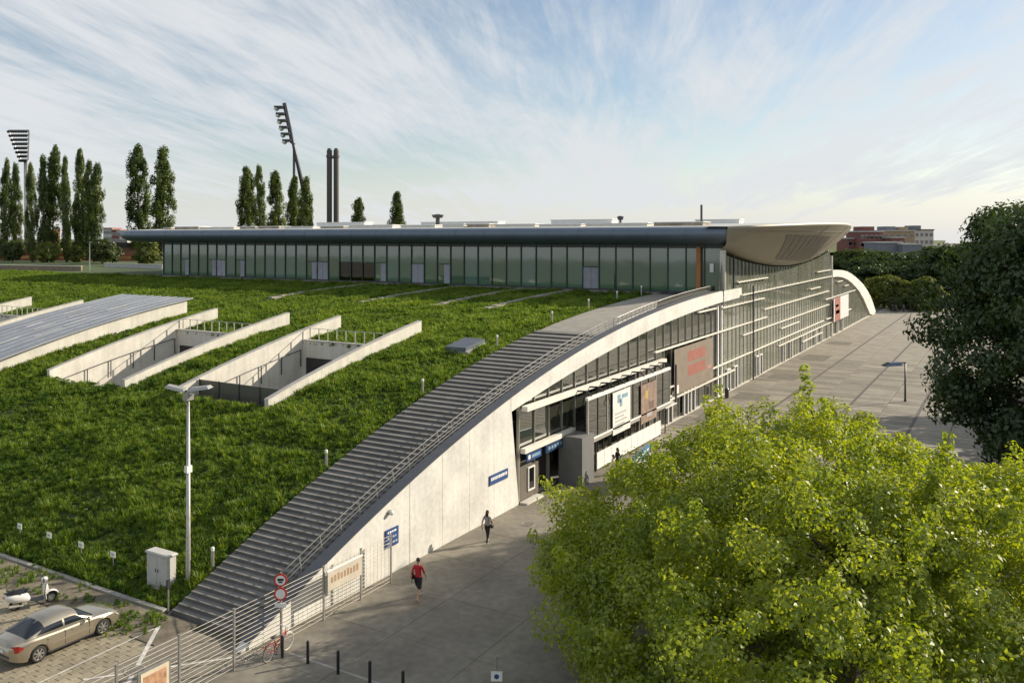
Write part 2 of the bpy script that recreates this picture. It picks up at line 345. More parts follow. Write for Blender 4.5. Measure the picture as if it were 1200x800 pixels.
for a, b in PATHS:
    m_ = MB()
    for i in range(12): m_.box((43.6 + i * 1.5, a + .1, zd(43.6 + i * 1.5) - .1), (43.6 + i * 1.5 + 1.47, b - .1, zd(44.3 + i * 1.5) + .12))
    tag(m_.build('roof_path', pathm), kind='structure')
tag(boxo('terrace_path', (61.3, 6.6, 9.5), (62.8, WL + 8, 10.2), pathm), kind='structure')
pt = MB().box((62.85, WL + 2, 5), (1800, 2300, 10.05)).build('terrain', M('far_grass', (.06, .085, .025), .95, var=.35, scale=.06)); tag(pt, kind='structure')

# ------------------------------------------------------------------ staircase
st = thing('outdoor_staircase', 'long dark concrete staircase climbing beside the green slope', 'staircase', (0, 0, 0))
NS = 62; zs = np.linspace(0, zd(36.2), NS + 1); ss_ = np.linspace(-1, 40, 4000); zz_ = np.array([zd(s) for s in ss_]); zz_ = np.maximum.accumulate(zz_ + np.arange(4000) * 1e-7)
def s_of(z): return float(np.interp(z, zz_, ss_))
for i in range(NS):
    a = s_of(zs[i]) + (.0 if i else .0); b = s_of(zs[i + 1]); a = max(a, .35 + i * .001)
    w1 = wl((a + b) / 2)
    m_ = MB().add([(a, .42, zs[i] - .25), (b + .3, .42, zs[i] - .25), (b + .3, w1, zs[i] - .25), (a, w1, zs[i] - .25), (a + .03, .42, zs[i + 1] - .05), (b + .3, .42, zs[i + 1] - .05), (b + .3, w1, zs[i + 1] - .05), (a + .03, w1, zs[i + 1] - .05),
                   (a - .02, .42, zs[i + 1] - .05), (b + .3, .42, zs[i + 1]), (b + .3, w1, zs[i + 1]), (a - .02, w1, zs[i + 1] - .05), (a - .02, .42, zs[i + 1]), (a - .02, w1, zs[i + 1])],
                  [(0, 1, 2, 3), (0, 4, 7, 3), (4, 8, 11, 7), (8, 12, 13, 11), (12, 9, 10, 13), (1, 9, 10, 2), (0, 1, 9, 12, 8, 4), (3, 2, 10, 13, 11, 7)])
    m_.build('step', stepm, st)
ramp = MB(); lo = []; hi = []
sv = list(np.linspace(36.2, 61.3, 30))
V = [(s, .42, zd(s)) for s in sv] + [(s, wl(s), zd(s)) for s in sv]
ramp.add(V, [(i, i + 1, i + 31, i + 30) for i in range(29)]); ramp.add([(s, wl(s), zd(s)) for s in sv] + [(s, wl(s), zd(s) - .6) for s in sv], [(i, i + 1, i + 31, i + 30) for i in range(29)])
ramp.build('upper_path', pathm, st)
# stair side cheek against the planting
sv = list(np.linspace(.6, 36.2, 50))
m_ = MB(); n = len(sv); V = []
for s in sv: V += [(s, wl(s), zd(s) - .5), (s, wl(s) + .09, zd(s) - .5), (s, wl(s) + .09, zd(s) + .02), (s, wl(s), zd(s) + .02)]
m_.add(V, [(i * 4 + k, (i + 1) * 4 + k, (i + 1) * 4 + (k + 1) % 4, i * 4 + (k + 1) % 4) for i in range(n - 1) for k in range(4)]); m_.build('cheek', stepm, st)
# railing
rl = thing('stair_railing', 'steel railing with inclined rails along the staircase edge', 'railing', (3, .75, 1.2))
rl.location = (0, 0, 0)
RW = .85
for k, h in enumerate((.22, .38, .54, .70, .95)):
    off = -.22 * (h / .95)
    MB().tube([(s, RW - off, zd(s) + h) for s in np.linspace(2.6, 36.4, 40)], .02 if k < 4 else .027, 6).build('rail', M('rail_steel', (.19, .185, .17), .5, .4), rl, True)
pb = MB().tube([(0, 0, -.1), (0, .23, .97)], .028, 6).mesh('post'); pb.materials.append(steel)
for s in np.arange(2.7, 36.5, 1.28): link('post', pb, rl, (s, RW - .01, zd(s)))
br = thing('path_balustrade', 'row of upright steel bars edging the upper path', 'railing', (0, 0, 0))
bb = MB().box((-.022, -.03, -.05), (.022, .03, 1.0)).mesh('baluster'); bb.materials.append(steel)
for s in np.arange(37.0, 61.5, .86): link('baluster', bb, br, (s, .8, zd(s)))
for h in (.5, 1.0): MB().tube([(s, .8, zd(s) + h) for s in np.linspace(36.9, 61.6, 24)], .02 if h < .9 else .026, 6).build('rail', steel, br, True)
pg_ = MB(); sv = np.linspace(46, 62.2, 16); pg_.strip([(s, zd(s) + .1) for s in sv], [(s, zd(s) + .95) for s in sv], .72, .735); pg_.build('glass_panel', MG('bronze_glass', (.45, .42, .38), .05, .1, body=(.16, .15, .13), bodyfac=.45), br)

# ------------------------------------------------------------------ the hall
hall = thing('sports_hall', 'large sports hall with arched glass front, concrete wall and flat lens roof', 'building', (0, 0, 0))
# concrete wall panels with open joints
js = [-.2, 4.55, 10.42, 13.2, 15.75, 18.3, 21.2]
for a, b in zip(js[:-1], js[1:]):
    g_ = .022 if a in (10.42,) or b == 10.42 else .009
    sv = list(np.linspace(a + g_, min(b - g_, 20.15), 8)); lo = [(s, -.2) for s in sv]; hi = [(s, max(zt(s), .02)) for s in sv]
    if b == 21.2: lo[-1] = (21.15, -.2); lo[-2] = (20.5, -.2)
    MB().strip(lo, hi, -.0, .40).build('wall_panel', concW, hall)
sv = list(np.linspace(-.2, 69.2, 60))
def strip_over(y0, y1, h0, h1, name, mat, par, s0=-.2, s1=62.8, n=60):
    sv = list(np.linspace(s0, s1, n)); return MB().strip([(s, zt(s) + h0) for s in sv], [(s, zt(s) + h1) for s in sv], y0, y1).build(name, mat, par, False)
strip_over(-.03, .62, .004, .05, 'coping', coping, hall, .2, 62.9)
strip_over(.44, .60, -.55, .0, 'kerb_upstand', stepm, hall, .3, 62.0)
# arch beam, in lengths with joints
bj = [20.18, 25.0, 30.4, 36.5, 43, 50, 57, 62.7, 69.2]
for a, b in zip(bj[:-1], bj[1:]):
    sv = list(np.linspace(a + .008, b - .008, 10))
    MB().strip([(s, zu(s)) for s in sv], [(s, min(zt(s), 10.54) - .002) for s in sv], -.012 if b < 63.3 else -.09, .40 if b < 63.1 else (.1 if b < 63.3 else -.02)).build('arch_beam', concW, hall)
# right-hand arch
RS = [121.6, 126, 130.5, 135, 139.5, 144, 149, 154, 159, 163, 167, 171.4]
RZ = [10.62, 10.6, 10.4, 10.05, 9.5, 8.75, 7.85, 6.8, 5.4, 4.1, 2.3, .0]
RB = [9.55, 9.5, 9.2, 8.7, 7.95, 7.0, 5.75, 4.1, 2.0, .4, -.1, -.1]
MB().strip(list(zip(RS, RB)), list(zip(RS, RZ)), -.32, .5).build('arch_beam', concW, hall)
MB().strip([(a, b - .2) for a, b in zip(RS, RZ)], [(a, b - .02) for a, b in zip(RS, RZ)], .52, 100).build('side_roof', greenbase, hall)
MB().strip([(a, b + .05) for a, b in zip(RS, RZ)], [(a, b + .9) for a, b in zip(RS, RZ)], 1.0, 1.03).build('arch_railing', railglass, hall)
# glazed front: panes, fins, ledges
def ceil_z(s):
    if s < SL: return zu(s) - .03
    if s < SR: t = (s - SL) / (SR - SL); return 14.55 - 2.35 * math.sin(math.pi * min(1, t * .93 + .02)) ** .8
    return float(np.interp(s, RS, RB)) - .02
cols = list(np.linspace(21.25, SL, 23)) + list(np.linspace(SL, SR, 41))[1:] + list(np.linspace(SR, 163, 25))[1:]
rows = [0.12, 3.05, 6.5]
for a, b in zip(cols[:-1], cols[1:]):
    w = .12 if (a < SL - .1 or a > SR - .1) else 0.
    for q, r in enumerate(rows):
        za, zb = ceil_z(a), ceil_z(b); top = rows[q + 1] if q < 2 else 99
        if min(za, zb) < r + .15: continue
        if 22.9 < a < 27.4 and q == 0: continue
        if q < 2 and top > min(za, zb) - .4: top = 99
        tl, tr_ = (min(top - .03, za), min(top - .03, zb))
        o = MB().strip([(a + .03, r), (b - .03, r)], [(a + .03, tl), (b - .03, tr_)], w, w + .02).build('pane', glass if w and a < 70 else glassg, hall)
        if top == 99: break
for s in cols:
    w = .12 if (s < SL - .1 or s > SR + .1) else 0.
    boxo('fin', (s - .02, w - (.10 if w else .07), .1), (s + .02, w + .12, ceil_z(s) - .01), alum, hall)
for s in np.arange(64.3, 121.5, 5.9): boxo('column', (s - .15, .9, 0), (s + .15, 1.2, ceil_z(s)), alum, hall)
boxo('downpipe', (72.9, -.42, .05), (73.05, -.27, 10.6), dsteel, hall)
boxo('corner_post', (62.55, -.2, 10.62), (63.05, .3, 14.7), alum, hall); boxo('corner_post', (60.6, -.1, .1), (60.9, .1, 9.1), brightw, hall); boxo('corner_post', (61.9, -.1, .1), (62.15, .1, 9.1), brightw, hall)
boxo('corner_post', (121.2, -.25, .1), (122.0, .3, 13), alum, hall); boxo('corner_post', (66.0, -.18, 10.62), (66.25, .1, 14), mull, hall)
bars = [(68.7, 120.9, 9.75), (78.2, 118.6, 7.52), (69.1, 118.6, 5.38), (42.9, 79.4, 6.56), (45, 114.4, 3.2), (67.1, 79.8, 11.2), (54.1, 59.6, 9.0), (61.6, 78.2, 8.87), (109.2, 120, 10.8), (86.6, 97, 4.5),
        (104.3, 111.7, 8.5), (85.3, 121.5, 2.43), (115.8, 144.4, 6.3), (116.5, 139.7, 3.17), (126, 131, 8.6), (133, 137, 7.6), (46, 66, 2.1), (99, 113, 1.5), (123, 131, 4.9)]
for a, b, z in bars: boxo('ledge', (a, -.34, z - .05), (b, -.105 if z > 3.3 or z < 3.1 else -.11, z + .055), white, hall)
# plinth and white door frames along the foot of the glass
boxo('plinth', (27.9, -.12, -.1), (165, .3, .11), conc, hall); boxo('threshold', (21.2, -.55, -.1), (23.3, -.02, .1), conc, hall)
for s in (46.2, 50.3, 52.2, 63.6, 66.2, 75.0, 76.6, 88, 92, 99, 101, 108, 112.5, 118, 126, 131):
    f = MB()
    f.box((s, -.2, .11), (s + .14, -.03, 2.3)); f.box((s + 1.0, -.2, .11), (s + 1.14, -.03, 2.3)); f.box((s, -.2, 2.3), (s + 1.14, -.03, 2.42))
    fo = f.build('door', brightw, hall); boxo('door_pane', (s + .16, -.1, .15), (s + .98, -.07, 2.26), glassd, fo)
# inside the hall
for nm, a, b, m_ in [('inner_floor', (21, .3, -.1), (165, 14, .02), intfloor), ('inner_wall', (21.5, 13.9, 0), (62, 14.1, 5.2), interior), ('inner_wall', (SL, 11.9, 0), (SR, 12.1, 12), interior), ('inner_wall', (SR, 11.9, 0), (160, 12.1, 4), interior),
                     ('inner_slab', (SL + .5, 2.2, 3.05), (SR - .5, 11.8, 3.35), intfloor), ('inner_slab', (SL + .5, 3.0, 6.45), (SR - .5, 11.8, 6.75), intfloor), ('inner_slab', (28, 1.5, 2.85), (61, 13.8, 3.15), intfloor)]:
    boxo(nm, a, b, m_, hall)
for s in np.arange(31, 60, 6): boxo('inner_column', (s - .2, 3, 0), (s + .2, 3.4, zu(s) - .3), conc, hall)
for i in range(9):
    s = 30 + i * 3.4; boxo('ceiling_lamp', (s, 4.5, min(6.6, zu(s) - .9)), (s + 1.6, 4.75, min(6.6, zu(s) - .9) + .08), brightw, hall)
# side roof slab below the planting so the foyer is closed
sv = list(np.linspace(20.2, 62.7, 30)); MB().strip([(s, zd(s) - .75) for s in sv], [(s, zd(s) - .5) for s in sv], .45, 14.2).build('foyer_roof', conc, hall)
# entrance corner and projecting gallery
boxo('entrance_box', (26.3, -1.7, .0), (28.1, -.0, 3.1), M('grey_render', (.16, .16, .155), .7, var=.1), hall)
boxo('entrance_back', (22.6, .9, 0), (26.3, 1.1, 3.05), M('brown_panel', (.13, .11, .085), .6, var=.2), hall)
boxo('lintel', (21.3, -.35, 3.0), (28.1, -.01, 3.3), white, hall)
d_ = boxo('door', (24.3, .55, 0), (26.2, .62, 2.6), M('dark_door', (.035, .033, .03), .4), hall); boxo('handle', (24.45, .46, 1.0), (24.5, .54, 1.4), steel, d_)
boxo('brown_cladding', (21.3, .02, .1), (23.6, .10, 2.05), M('brown_panel'), hall)
fr_ = MB(); fr_.box((22.2, -.06, .5), (22.28, .015, 1.95)); fr_.box((22.95, -.06, .5), (23.03, .015, 1.95)); fr_.box((22.28, -.06, .5), (22.95, .015, .58)); fr_.box((22.28, -.06, 1.87), (22.95, .015, 1.95))
wf = fr_.build('window', brightw, hall); boxo('pane', (22.28, -.02, .58), (22.95, .012, 1.87), glassd, wf)
boxo('gallery_floor', (27.6, -1.5, 2.35), (43.2, -.0, 2.6), alum, hall)
boxo('gallery_top', (27.6, -1.5, 5.25), (43.2, -1.3, 5.45), brightw, hall); boxo('gallery_beam', (21.3, -.5, 5.55), (45, -.11, 5.85), white, hall)
for i, s in enumerate(np.linspace(27.7, 43.1, 11)): boxo('gallery_post', (s - .06, -1.48, 2.6), (s + .06, -1.36, 5.25), dsteel if i % 2 else alum, hall)
for s in np.linspace(28, 43, 9): MB().tube([(s, -.3, 5.75), (s + .3, -1.1, 5.75), (s + .4, -1.4, 5.4)], .06, 6).build('bracket', dsteel, hall)
for a, b in zip(np.linspace(27.7, 43.1, 11)[:-1], np.linspace(27.7, 43.1, 11)[1:]): boxo('gallery_pane', (a + .07, -1.44, 2.65), (b - .07, -1.42, 5.2), glass, hall)
boxo('gallery_rail', (27.7, -1.56, 2.60), (43.2, -1.50, 2.72), brightw, hall)
for a in np.arange(30.1, 42, 1.22): boxo('white_panel', (a, -1.0, .12), (a + 1.16, -.94, 1.25), brightw, hall)
for a in np.arange(30.0, 44, 1.22): boxo('panel_post', (a - .04, -.99, 0), (a, -.9, 2.35), dsteel, hall)
boxo('box_window', (43.6, -.9, 1.9), (46.4, -.12, 2.0), brightw, hall); boxo('box_window', (46.2, -.9, 2.0), (46.4, -.78, 5.2), dsteel, hall)
# posters on the glass
def poster(name, a, b, y, mat, label, marks):
    t = thing(name, label, 'poster', ((a[0] + b[0]) / 2, y, a[1])); t.location = (0, 0, 0)
    boxo('sheet', (a[0], y - .05, a[1]), (b[0], y, b[1]), mat, t)
    for (u0, v0, u1, v1, m_) in marks:
        X = lambda u: a[0] + (b[0] - a[0]) * u; Z = lambda v: a[1] + (b[1] - a[1]) * v
        boxo('print', (X(u0), y - .058, Z(v0)), (X(u1), y - .0505, Z(v1)), m_, t)
    return t
pr_b = M('print_blue', (.2, .33, .42), .6); pr_g = M('print_grey', (.4, .4, .38), .6); pr_y = M('print_yellow', (.5, .36, .08), .6); pr_r = M('print_red', (.30, .10, .07), .6)
poster('poster', (31.5, 2.2), (34.6, 5.15), -1.51, M('poster_white', (.74, .73, .68), .6), 'white poster with a blue mark on the entrance gallery', [(.25, .72, .42, .92, pr_b), (.38, .62, .52, .8, pr_b), (.5, .80, .85, .9, pr_b)] + [(.12, .1 + .09 * i, .55 + .06 * ((i * 7) % 5), .135 + .09 * i, pr_g) for i in range(5)])
poster('poster', (36.7, 2.0), (39.9, 4.9), -1.51, M('poster_brown', (.27, .19, .145), .6, var=.3, scale=2), 'brown picture poster beside the white one on the gallery', [(.25, .62, .42, .82, pr_y), (.35, .12, .7, .22, pr_g), (.5, .3, .8, .5, M('print_brown', (.16, .1, .08), .6))])
poster('poster', (47.3, 2.35), (58.2, 6.3), -.3, M('poster_taupe', (.215, .17, .13), .6, var=.12), 'large taupe poster with two red bands behind the glass front', [(.32, .62, .78, .86, pr_r), (.32, .3, .78, .54, pr_r), (.02, .02, .1, .2, brightw), (.84, .28, .95, .36, M('print_pink', (.42, .2, .16), .6))])
poster('poster', (120.6, 2.4), (134.5, 6.2), -.6, M('poster_pale', (.62, .61, .6), .6), 'red and white banner near the far end of the glass front', [(.05, .0, .42, 1, pr_r), (.12, .3, .36, .45, brightw), (.1, .6, .3, .7, brightw)])
# long side wing: mullions, panes, doors
NW = 44; dw = WL / NW
for i in range(NW + 1): boxo('mullion', (SL - .14, i * dw - .05, 10.2), (SL + .1, i * dw + .05, 15.3), mull, hall)
boxo('sill', (SL - .2, -.05, 10.0), (SL + .2, WL + .2, 10.34), dsteel, hall); boxo('head_rail', (SL - .06, 0, 14.85), (SL + .08, WL, 15.25), mull, hall)
doors = {2: 1, 8: 1, 14: 1, 20: 2, 21: 2, 22: 2, 25: 1, 26: 1, 33: 1, 37: 1, 38: 1}
# index counted from the glass-front corner
doorset = {7: 'p', 17: 'h', 19: 'p', 23: 'd', 24: 'd', 25: 'd', 22: 'h', 27: 'p', 28: 'h', 35: 'h', 37: 'p', 38: 'h', 41: 'h'}
openm = M('dark_opening', (.03, .032, .028), .6, var=.3)
for i in range(NW):
    a, b = i * dw + .05, (i + 1) * dw - .05; k = doorset.get(i)
    z0 = 10.34 if not k else 12.75
    boxo('wing_pane', (SL, a, z0 + .02), (SL + .02, b, 14.85), glassw, hall)
    if k == 'p':
        d_ = boxo('door', (SL - .03, a, 10.35), (SL + .03, b, 12.7), doorg, hall); boxo('handle', (SL - .09, (a + b) / 2 - .03, 11.3), (SL - .04, (a + b) / 2 + .03, 11.5), steel, d_)
        boxo('door_gap', (SL - .036, (a + b) / 2 - .015, 10.4), (SL - .031, (a + b) / 2 + .015, 12.65), black, d_)
    if k == 'h':
        d_ = boxo('door', (SL - .03, a, 10.35), (SL + .03, (a + b) / 2, 12.7), doorg, hall); boxo('handle', (SL - .09, a + .1, 11.3), (SL - .04, a + .16, 11.5), steel, d_)
        boxo('wing_pane', (SL, (a + b) / 2 + .02, 10.36), (SL + .02, b, 12.7), glassw, hall)
    if k == 'd': boxo('wing_pane', (SL, a, 10.36), (SL + .02, b, 12.7), glassd, hall)
    if k: boxo('transom', (SL - .1, a - .02, 12.68), (SL + .04, b + .02, 12.78), mull, hall)
boxo('orange_column', (SL - .45, 2.3, 10.1), (SL - .2, 2.75, 15.0), orange, hall); boxo('notice', (SL - .17, 1.0, 12.4), (SL - .145, 1.4, 13.3), brightw, hall)
boxo('inner_wall', (SL + 5, .5, 8), (SL + 5.2, WL - .5, 16), M('inner_wing_wall', (.16, .2, .16), .8, var=.3, scale=.2), hall); boxo('inner_floor', (SL + .2, 12.2, 9.9), (SL + 5, WL - .5, 10.2), intfloor, hall)
boxo('end_wall', (SL, WL, 5), (SR, WL + .3, 15.6), conc, hall); boxo('end_wall', (SR - .3, .4, 5), (SR, WL, 15.6), conc, hall)
for a, z0, z1 in ((SL + .05, 0, 10.0),): boxo('podium_wall', (a, 12.2, z0), (a + .3, WL, z1), conc, hall)
# roof: rounded fascia, deck, lens-shaped canopy over the gable
prof = [(60.7, 17.06), (60.15, 16.95), (59.8, 16.7), (59.68, 16.35), (59.8, 16.0), (60.15, 15.72), (60.8, 15.5), (61.8, 15.3), (62.75, 15.22)]
ends = list(np.linspace(-1.2, 92.5, 40)) + [94, 95.2, 96, 96.4]
def fas(i, j):
    w = ends[i]; x, z = prof[j]; t = max(0, (w - 92.5) / 3.9); k = 1 - .8 * t * t
    return (62.9 - (62.9 - x) * k, w, 16.3 + (z - 16.3) * (1 - .55 * t * t))
m_ = MB(); V = [fas(i, j) for i in range(len(ends)) for j in range(len(prof))]; npf = len(prof)
m_.add(V, [(i * npf + j, (i + 1) * npf + j, (i + 1) * npf + j + 1, i * npf + j + 1) for i in range(len(ends) - 1) for j in range(npf - 1)])
fo = m_.build('roof_fascia', fascia, hall, True); MB().prism(prof + [(62.75, 17.0)], -1.19, -1.1).build('fascia_end', soffit, hall)
for w in np.arange(3, 96, 4.0):   # seams of the cladding sheets
    MB().tube([(x - .008, w, z + .008) for x, z in prof[:7]], .012, 4).build('seam', dsteel, fo)
def rz_(s): t = (s - 60.5) / (126 - 60.5); return 17.0 + .75 * math.sin(math.pi * max(0, min(1, t)))
m_ = MB(); sv = list(np.linspace(60.7, 126, 24)); m_.strip([(s, rz_(s) - .25) for s in sv], [(s, rz_(s) + .06) for s in sv], -1.0, 96); m_.build('roof_deck', roofm, hall)
S0, S1 = 59.75, 128.5
def rim(t):
    s = S0 + (S1 - S0) * (t - .0)
    o = 1.25 * (1 - t) + 7.5 * (max(0, math.sin(math.pi * min(1, t ** .85)))) ** .62 * (1 - .32 * t)
    return s, o
def can(t, r):
    s, o = rim(t); zi = 15.55 - 3.5 * max(0, math.sin(math.pi * min(1, t * .98 + .01))) ** .75
    zr = 16.74 + .72 * max(0, math.sin(math.pi * t)) ** .7 - .95 * max(0, (t - .62) / .38) ** 2.2
    wi = -1.15 + 2.15 * min(1, t / .06); return (s, wi - (o + wi) * r, zi + (zr - zi) * (r ** 1.45))
m_ = MB(); m_.grid(lambda u, v: can(u, v), 64, 18); cb = m_.build('canopy_underside', soffit, hall, True)
m_ = MB(); m_.grid(lambda u, v: (lambda p: (p[0], p[1] - .10 * math.sin(math.pi * v), p[2] + .32 * v))(can(u, 1)), 64, 6); m_.build('canopy_rim', soffit, hall, True)
m_ = MB()
def ctop(u, v): p = can(u, 1); return (p[0], p[1] + (1.0 - p[1]) * v, p[2] + .32 + (max(rz_(p[0]) + .08, p[2] + .32) - p[2] - .32) * v)
m_.grid(ctop, 64, 6); m_.build('canopy_top', roofm, hall, True)
for q in (.30, .52, .74, .9):
    MB().tube([(lambda p: (p[0], p[1], p[2] - .012))(can(q, v)) for v in np.linspace(.05, 1, 14)], .018, 4).build('seam', louvre, cb)
MB().tube([(lambda p: (p[0], p[1], p[2] - .012))(can(u, .9)) for u in np.linspace(.02, .98, 50)], .02, 4).build('seam', louvre, cb)
for i in range(9):
    def lv(u, v, i=i):
        t0, t1 = .14 + .034 * i + .13 * (1 - v), .14 + .034 * (i + .75) + .13 * (1 - v)
        p = can(t0 + (t1 - t0) * u, .30 + .52 * v); return (p[0], p[1] - .01, p[2] - .05)
    MB().grid(lv, 2, 6).build('louvre', louvre, cb)
# roof-top skylights and plant
def roof_item(name, label, cat, a, b, mat, group=None, cap=True):
    t = thing(name, label, cat, ((a[0] + b[0]) / 2, (a[1] + b[1]) / 2, a[2]), 0, group); cx, cy, cz = t.location
    boxo('body', (a[0] - cx, a[1] - cy, -.02), (b[0] - cx, b[1] - cy, b[2] - cz), mat, t)
    if cap: boxo('lid', (a[0] - cx - .12, a[1] - cy - .12, b[2] - cz + .002), (b[0] - cx + .12, b[1] - cy + .12, b[2] - cz + .09), brightw, t)
w = 3.0; k = 0; tan = M('tan_upstand', (.38, .32, .24), .8, var=.4, scale=.8)
while w < 90:
    L_ = random.choice([3.2, 5.5, 7.5, 4.2]); s = 65.5 + random.uniform(-.3, .3); z = rz_(s) + .06
    roof_item('roof_skylight', 'low pale roof skylight on the wing, %s along from the glass front' % ORD[k], 'skylight', (s, w, z), (s + 2.2, min(w + L_, 91), z + random.choice([.22, .35, .28])), random.choice([tan, tan, white]), 'skylights in a row on the hall roof')
    w += L_ + random.choice([.5, 1.2, .8]); k += 1
for k, (s, wv, l, h) in enumerate([(80, 20, 9, .7), (84, 40, 14, .6), (80, 62, 10, .7), (90, 6, 6, .6)]):
    z = rz_(s); roof_item('roof_plant_unit', 'long white plant housing far back on the hall roof, %s from the glass front' % ORD[[1, 2, 3, 0][k]], 'roof unit', (s, wv, z), (s + 2, wv + l, z + h), brightw, 'plant housings on the roof')
def mast(name, label, cat, px, py, s, r, mat, cap=None):
    r_ = FWD + RIGHT * ((px - 600) / 1000); t_ = (s - CAM.x) / r_.x; p = CAM + r_ * t_; top = 16 + (278 - py) / 1000 * t_; z0 = rz_(s) if s < 126 else 17
    t = thing(name, label, cat, (p.x, p.y, z0)); MB().tube([(0, 0, -.1), (0, 0, .35)], r * 2.0, 8).build('base', steel, t); MB().tube([(0, 0, .3), (0, 0, top - z0)], r, 8).build('pole', mat, t)
    if cap: MB().tube([(0, 0, top - z0 - .5), (0, 0, top - z0 - .1), (0, 0, top - z0)], [r * 2.2, r * 3, r * .5], 8).build('cap', mat, t)
mast('roof_mast', 'thin dark mast standing on the hall roof near the lens canopy', 'mast', 822, 240, 70, .13, dsteel)
mast('roof_vent', 'dark roof vent with a cap midway along the wing roof', 'vent', 513, 251, 70, .28, dsteel, True)
mast('roof_vent', 'slim dark vent pipe on the roof left of the thin mast', 'vent', 727, 253, 75, .15, dsteel, True)

# ------------------------------------------------------------------ light wells
def well(i, covered=False):
    a, b = WELLS[i]
    lab = ['open concrete light well nearest the staircase, with a dark mesh screen', 'open concrete light well next to the sheet-covered one', 'concrete light well covered by a sloping grey metal roof', 'open concrete light well at the far left behind the grey roof'][i]
    t = thing('light_well', lab, 'light well', (22, (a + b) / 2, 5.0), 0, 'light wells in the green slope'); ox, oy, oz = t.location
    s0, s1 = (13.6, 33.9) if covered else (16, 32.4)
    for y0 in (a, b - .35):
        sv = np.linspace(s0, s1, 10); top = [(s - ox, zd(s) + .5 + .55 * (s - s0) / (s1 - s0) - oz + (.25 if covered else 0)) for s in sv]
        lo = [(sv[0] - ox + .25, 2.5 - oz)] + [(s - ox, 2.5 - oz) for s in sv[1:]]
        w_ = MB().strip(lo, top, y0 - oy, y0 + .35 - oy).build('side_wall', conc, t)
        MB().strip([(x, z + .003) for x, z in top], [(x, z + .04) for x, z in top], y0 - oy - .03, y0 + .38 - oy).build('coping', M('coping_stone', (.42, .4, .36), .8, var=.15), w_)
    sb = 33.4 if covered else 27.8
    bw = MB().box((sb - ox, a + .36 - oy, 2.5 - oz), (sb + .3 - ox, b - .36 - oy, zd(27.8) + .12 - oz if not covered else zd(33.4) - .1 - oz)).build('back_wall', conc, t)
    if not covered:
        boxo('coping', (sb - .06 - ox, a + .37 - oy, zd(27.8) + .125 - oz), (sb + .36 - ox, b - .37 - oy, zd(27.8) + .2 - oz), M('coping_stone'), bw)
        boxo('doorway', (sb - .05 - ox, a + 1.5 - oy, 3.2 - oz), (sb - .004 - ox, b - .8 - oy, 6.3 - oz), M('dark_door'), t)
    boxo('floor', (s0 - ox, a + .36 - oy, 2.6 - oz), (sb - ox, b - .36 - oy, 3.2 - oz), pathm, t)
    boxo('front_wall', (s0 - .25 - ox, a - oy, 2.5 - oz), (s0 - ox, b - oy, zd(s0) - .08 - oz), conc, t)
    if covered:
        n = 9; L0 = (b - a + .6) / n; sv = np.linspace(s0 - .6, s1 + .5, 8)
        for q in range(n):
            y0 = a - .3 + q * L0
            MB().strip([(s - ox, zd(s) + 1.0 + .35 * (s - s0) / (s1 - s0) - oz) for s in sv], [(s - ox, zd(s) + 1.1 + .35 * (s - s0) / (s1 - s0) - oz + .006 * (q % 2)) for s in sv], y0 + .012 - oy, y0 + L0 - .012 - oy).build('roof_sheet', M('zinc_sheet', (.33, .35, .38), .45, .45, var=.12, scale=.5, objrand=.10), t)
        for q in range(n + 1):
            y0 = a - .3 + q * L0
            MB().strip([(s - ox, zd(s) + 1.108 + .35 * (s - s0) / (s1 - s0) - oz) for s in sv], [(s - ox, zd(s) + 1.16 + .35 * (s - s0) / (s1 - s0) - oz) for s in sv], y0 - .02 - oy, y0 + .02 - oy).build('seam', M('zinc_sheet'), t)
        for (u, v, l) in [(20, .25, 2.5), (23, .3, 2.2), (21.5, .5, 2), (25, .55, 2.6), (18, .42, 1.6), (26, .75, 2.8), (22, .7, 1.6), (28, .4, 2.2)]:
            y = a + (b - a) * v; z = zd(u + l / 2) + 1.13 + .35 * (u + l / 2 - s0) / (s1 - s0) - oz; dz = (zd(u + l) - zd(u)) / 2 + .17 * l / 20
            MB().add([(u - ox, y - oy - .11, z - dz), (u + l - ox, y - oy - .11, z + dz), (u + l - ox, y - oy + .11, z + dz), (u - ox, y - oy + .11, z - dz)], [(0, 1, 2, 3)]).build('skylight_strip', white, t)
    else:
        r_ = MB().box((sb + .5 - ox, a + .4 - oy, zd(28) + 1.02 - oz), (sb + .55 - ox, b - .4 - oy, zd(28) + 1.06 - oz)).build('back_railing', steel, t)
        for y in np.arange(a + .6, b - .4, .95): boxo('post', (sb + .49 - ox, y - .035 - oy, zd(28) - .1 - oz), (sb + .56 - ox, y + .035 - oy, zd(28) + 1.018 - oz), steel, r_)
        h_ = MB().tube([(s - ox, b - .48 - oy, zd(s) - .55 - oz) for s in np.linspace(16.5, 27.5, 8)], .035, 6).build('handrail', dsteel, t)
        for s in np.arange(17, 27.6, 2.1): boxo('post', (s - .03 - ox, b - .5 - oy, zd(s) - 1.9 - oz), (s + .03 - ox, b - .44 - oy, zd(s) - .52 - oz), dsteel, h_)
        if i == 0:
            sc_ = MB().box((17.6 - ox, a + .4 - oy, 3.2 - oz), (17.66 - ox, b - .4 - oy, 5.95 - oz)).build('mesh_screen', screen, t)
            for y in np.linspace(a + .45, b - .45, 5): boxo('post', (17.55 - ox, y - .04 - oy, 3.2 - oz), (17.59 - ox, y + .04 - oy, 6.0 - oz), dsteel, sc_)
for i in range(4): well(i, i == 2)
hp = thing('roof_hatch', 'flat dark hatch lying in the green slope beside the stairs', 'hatch', (29.6, 9.5, zd(29.6)))
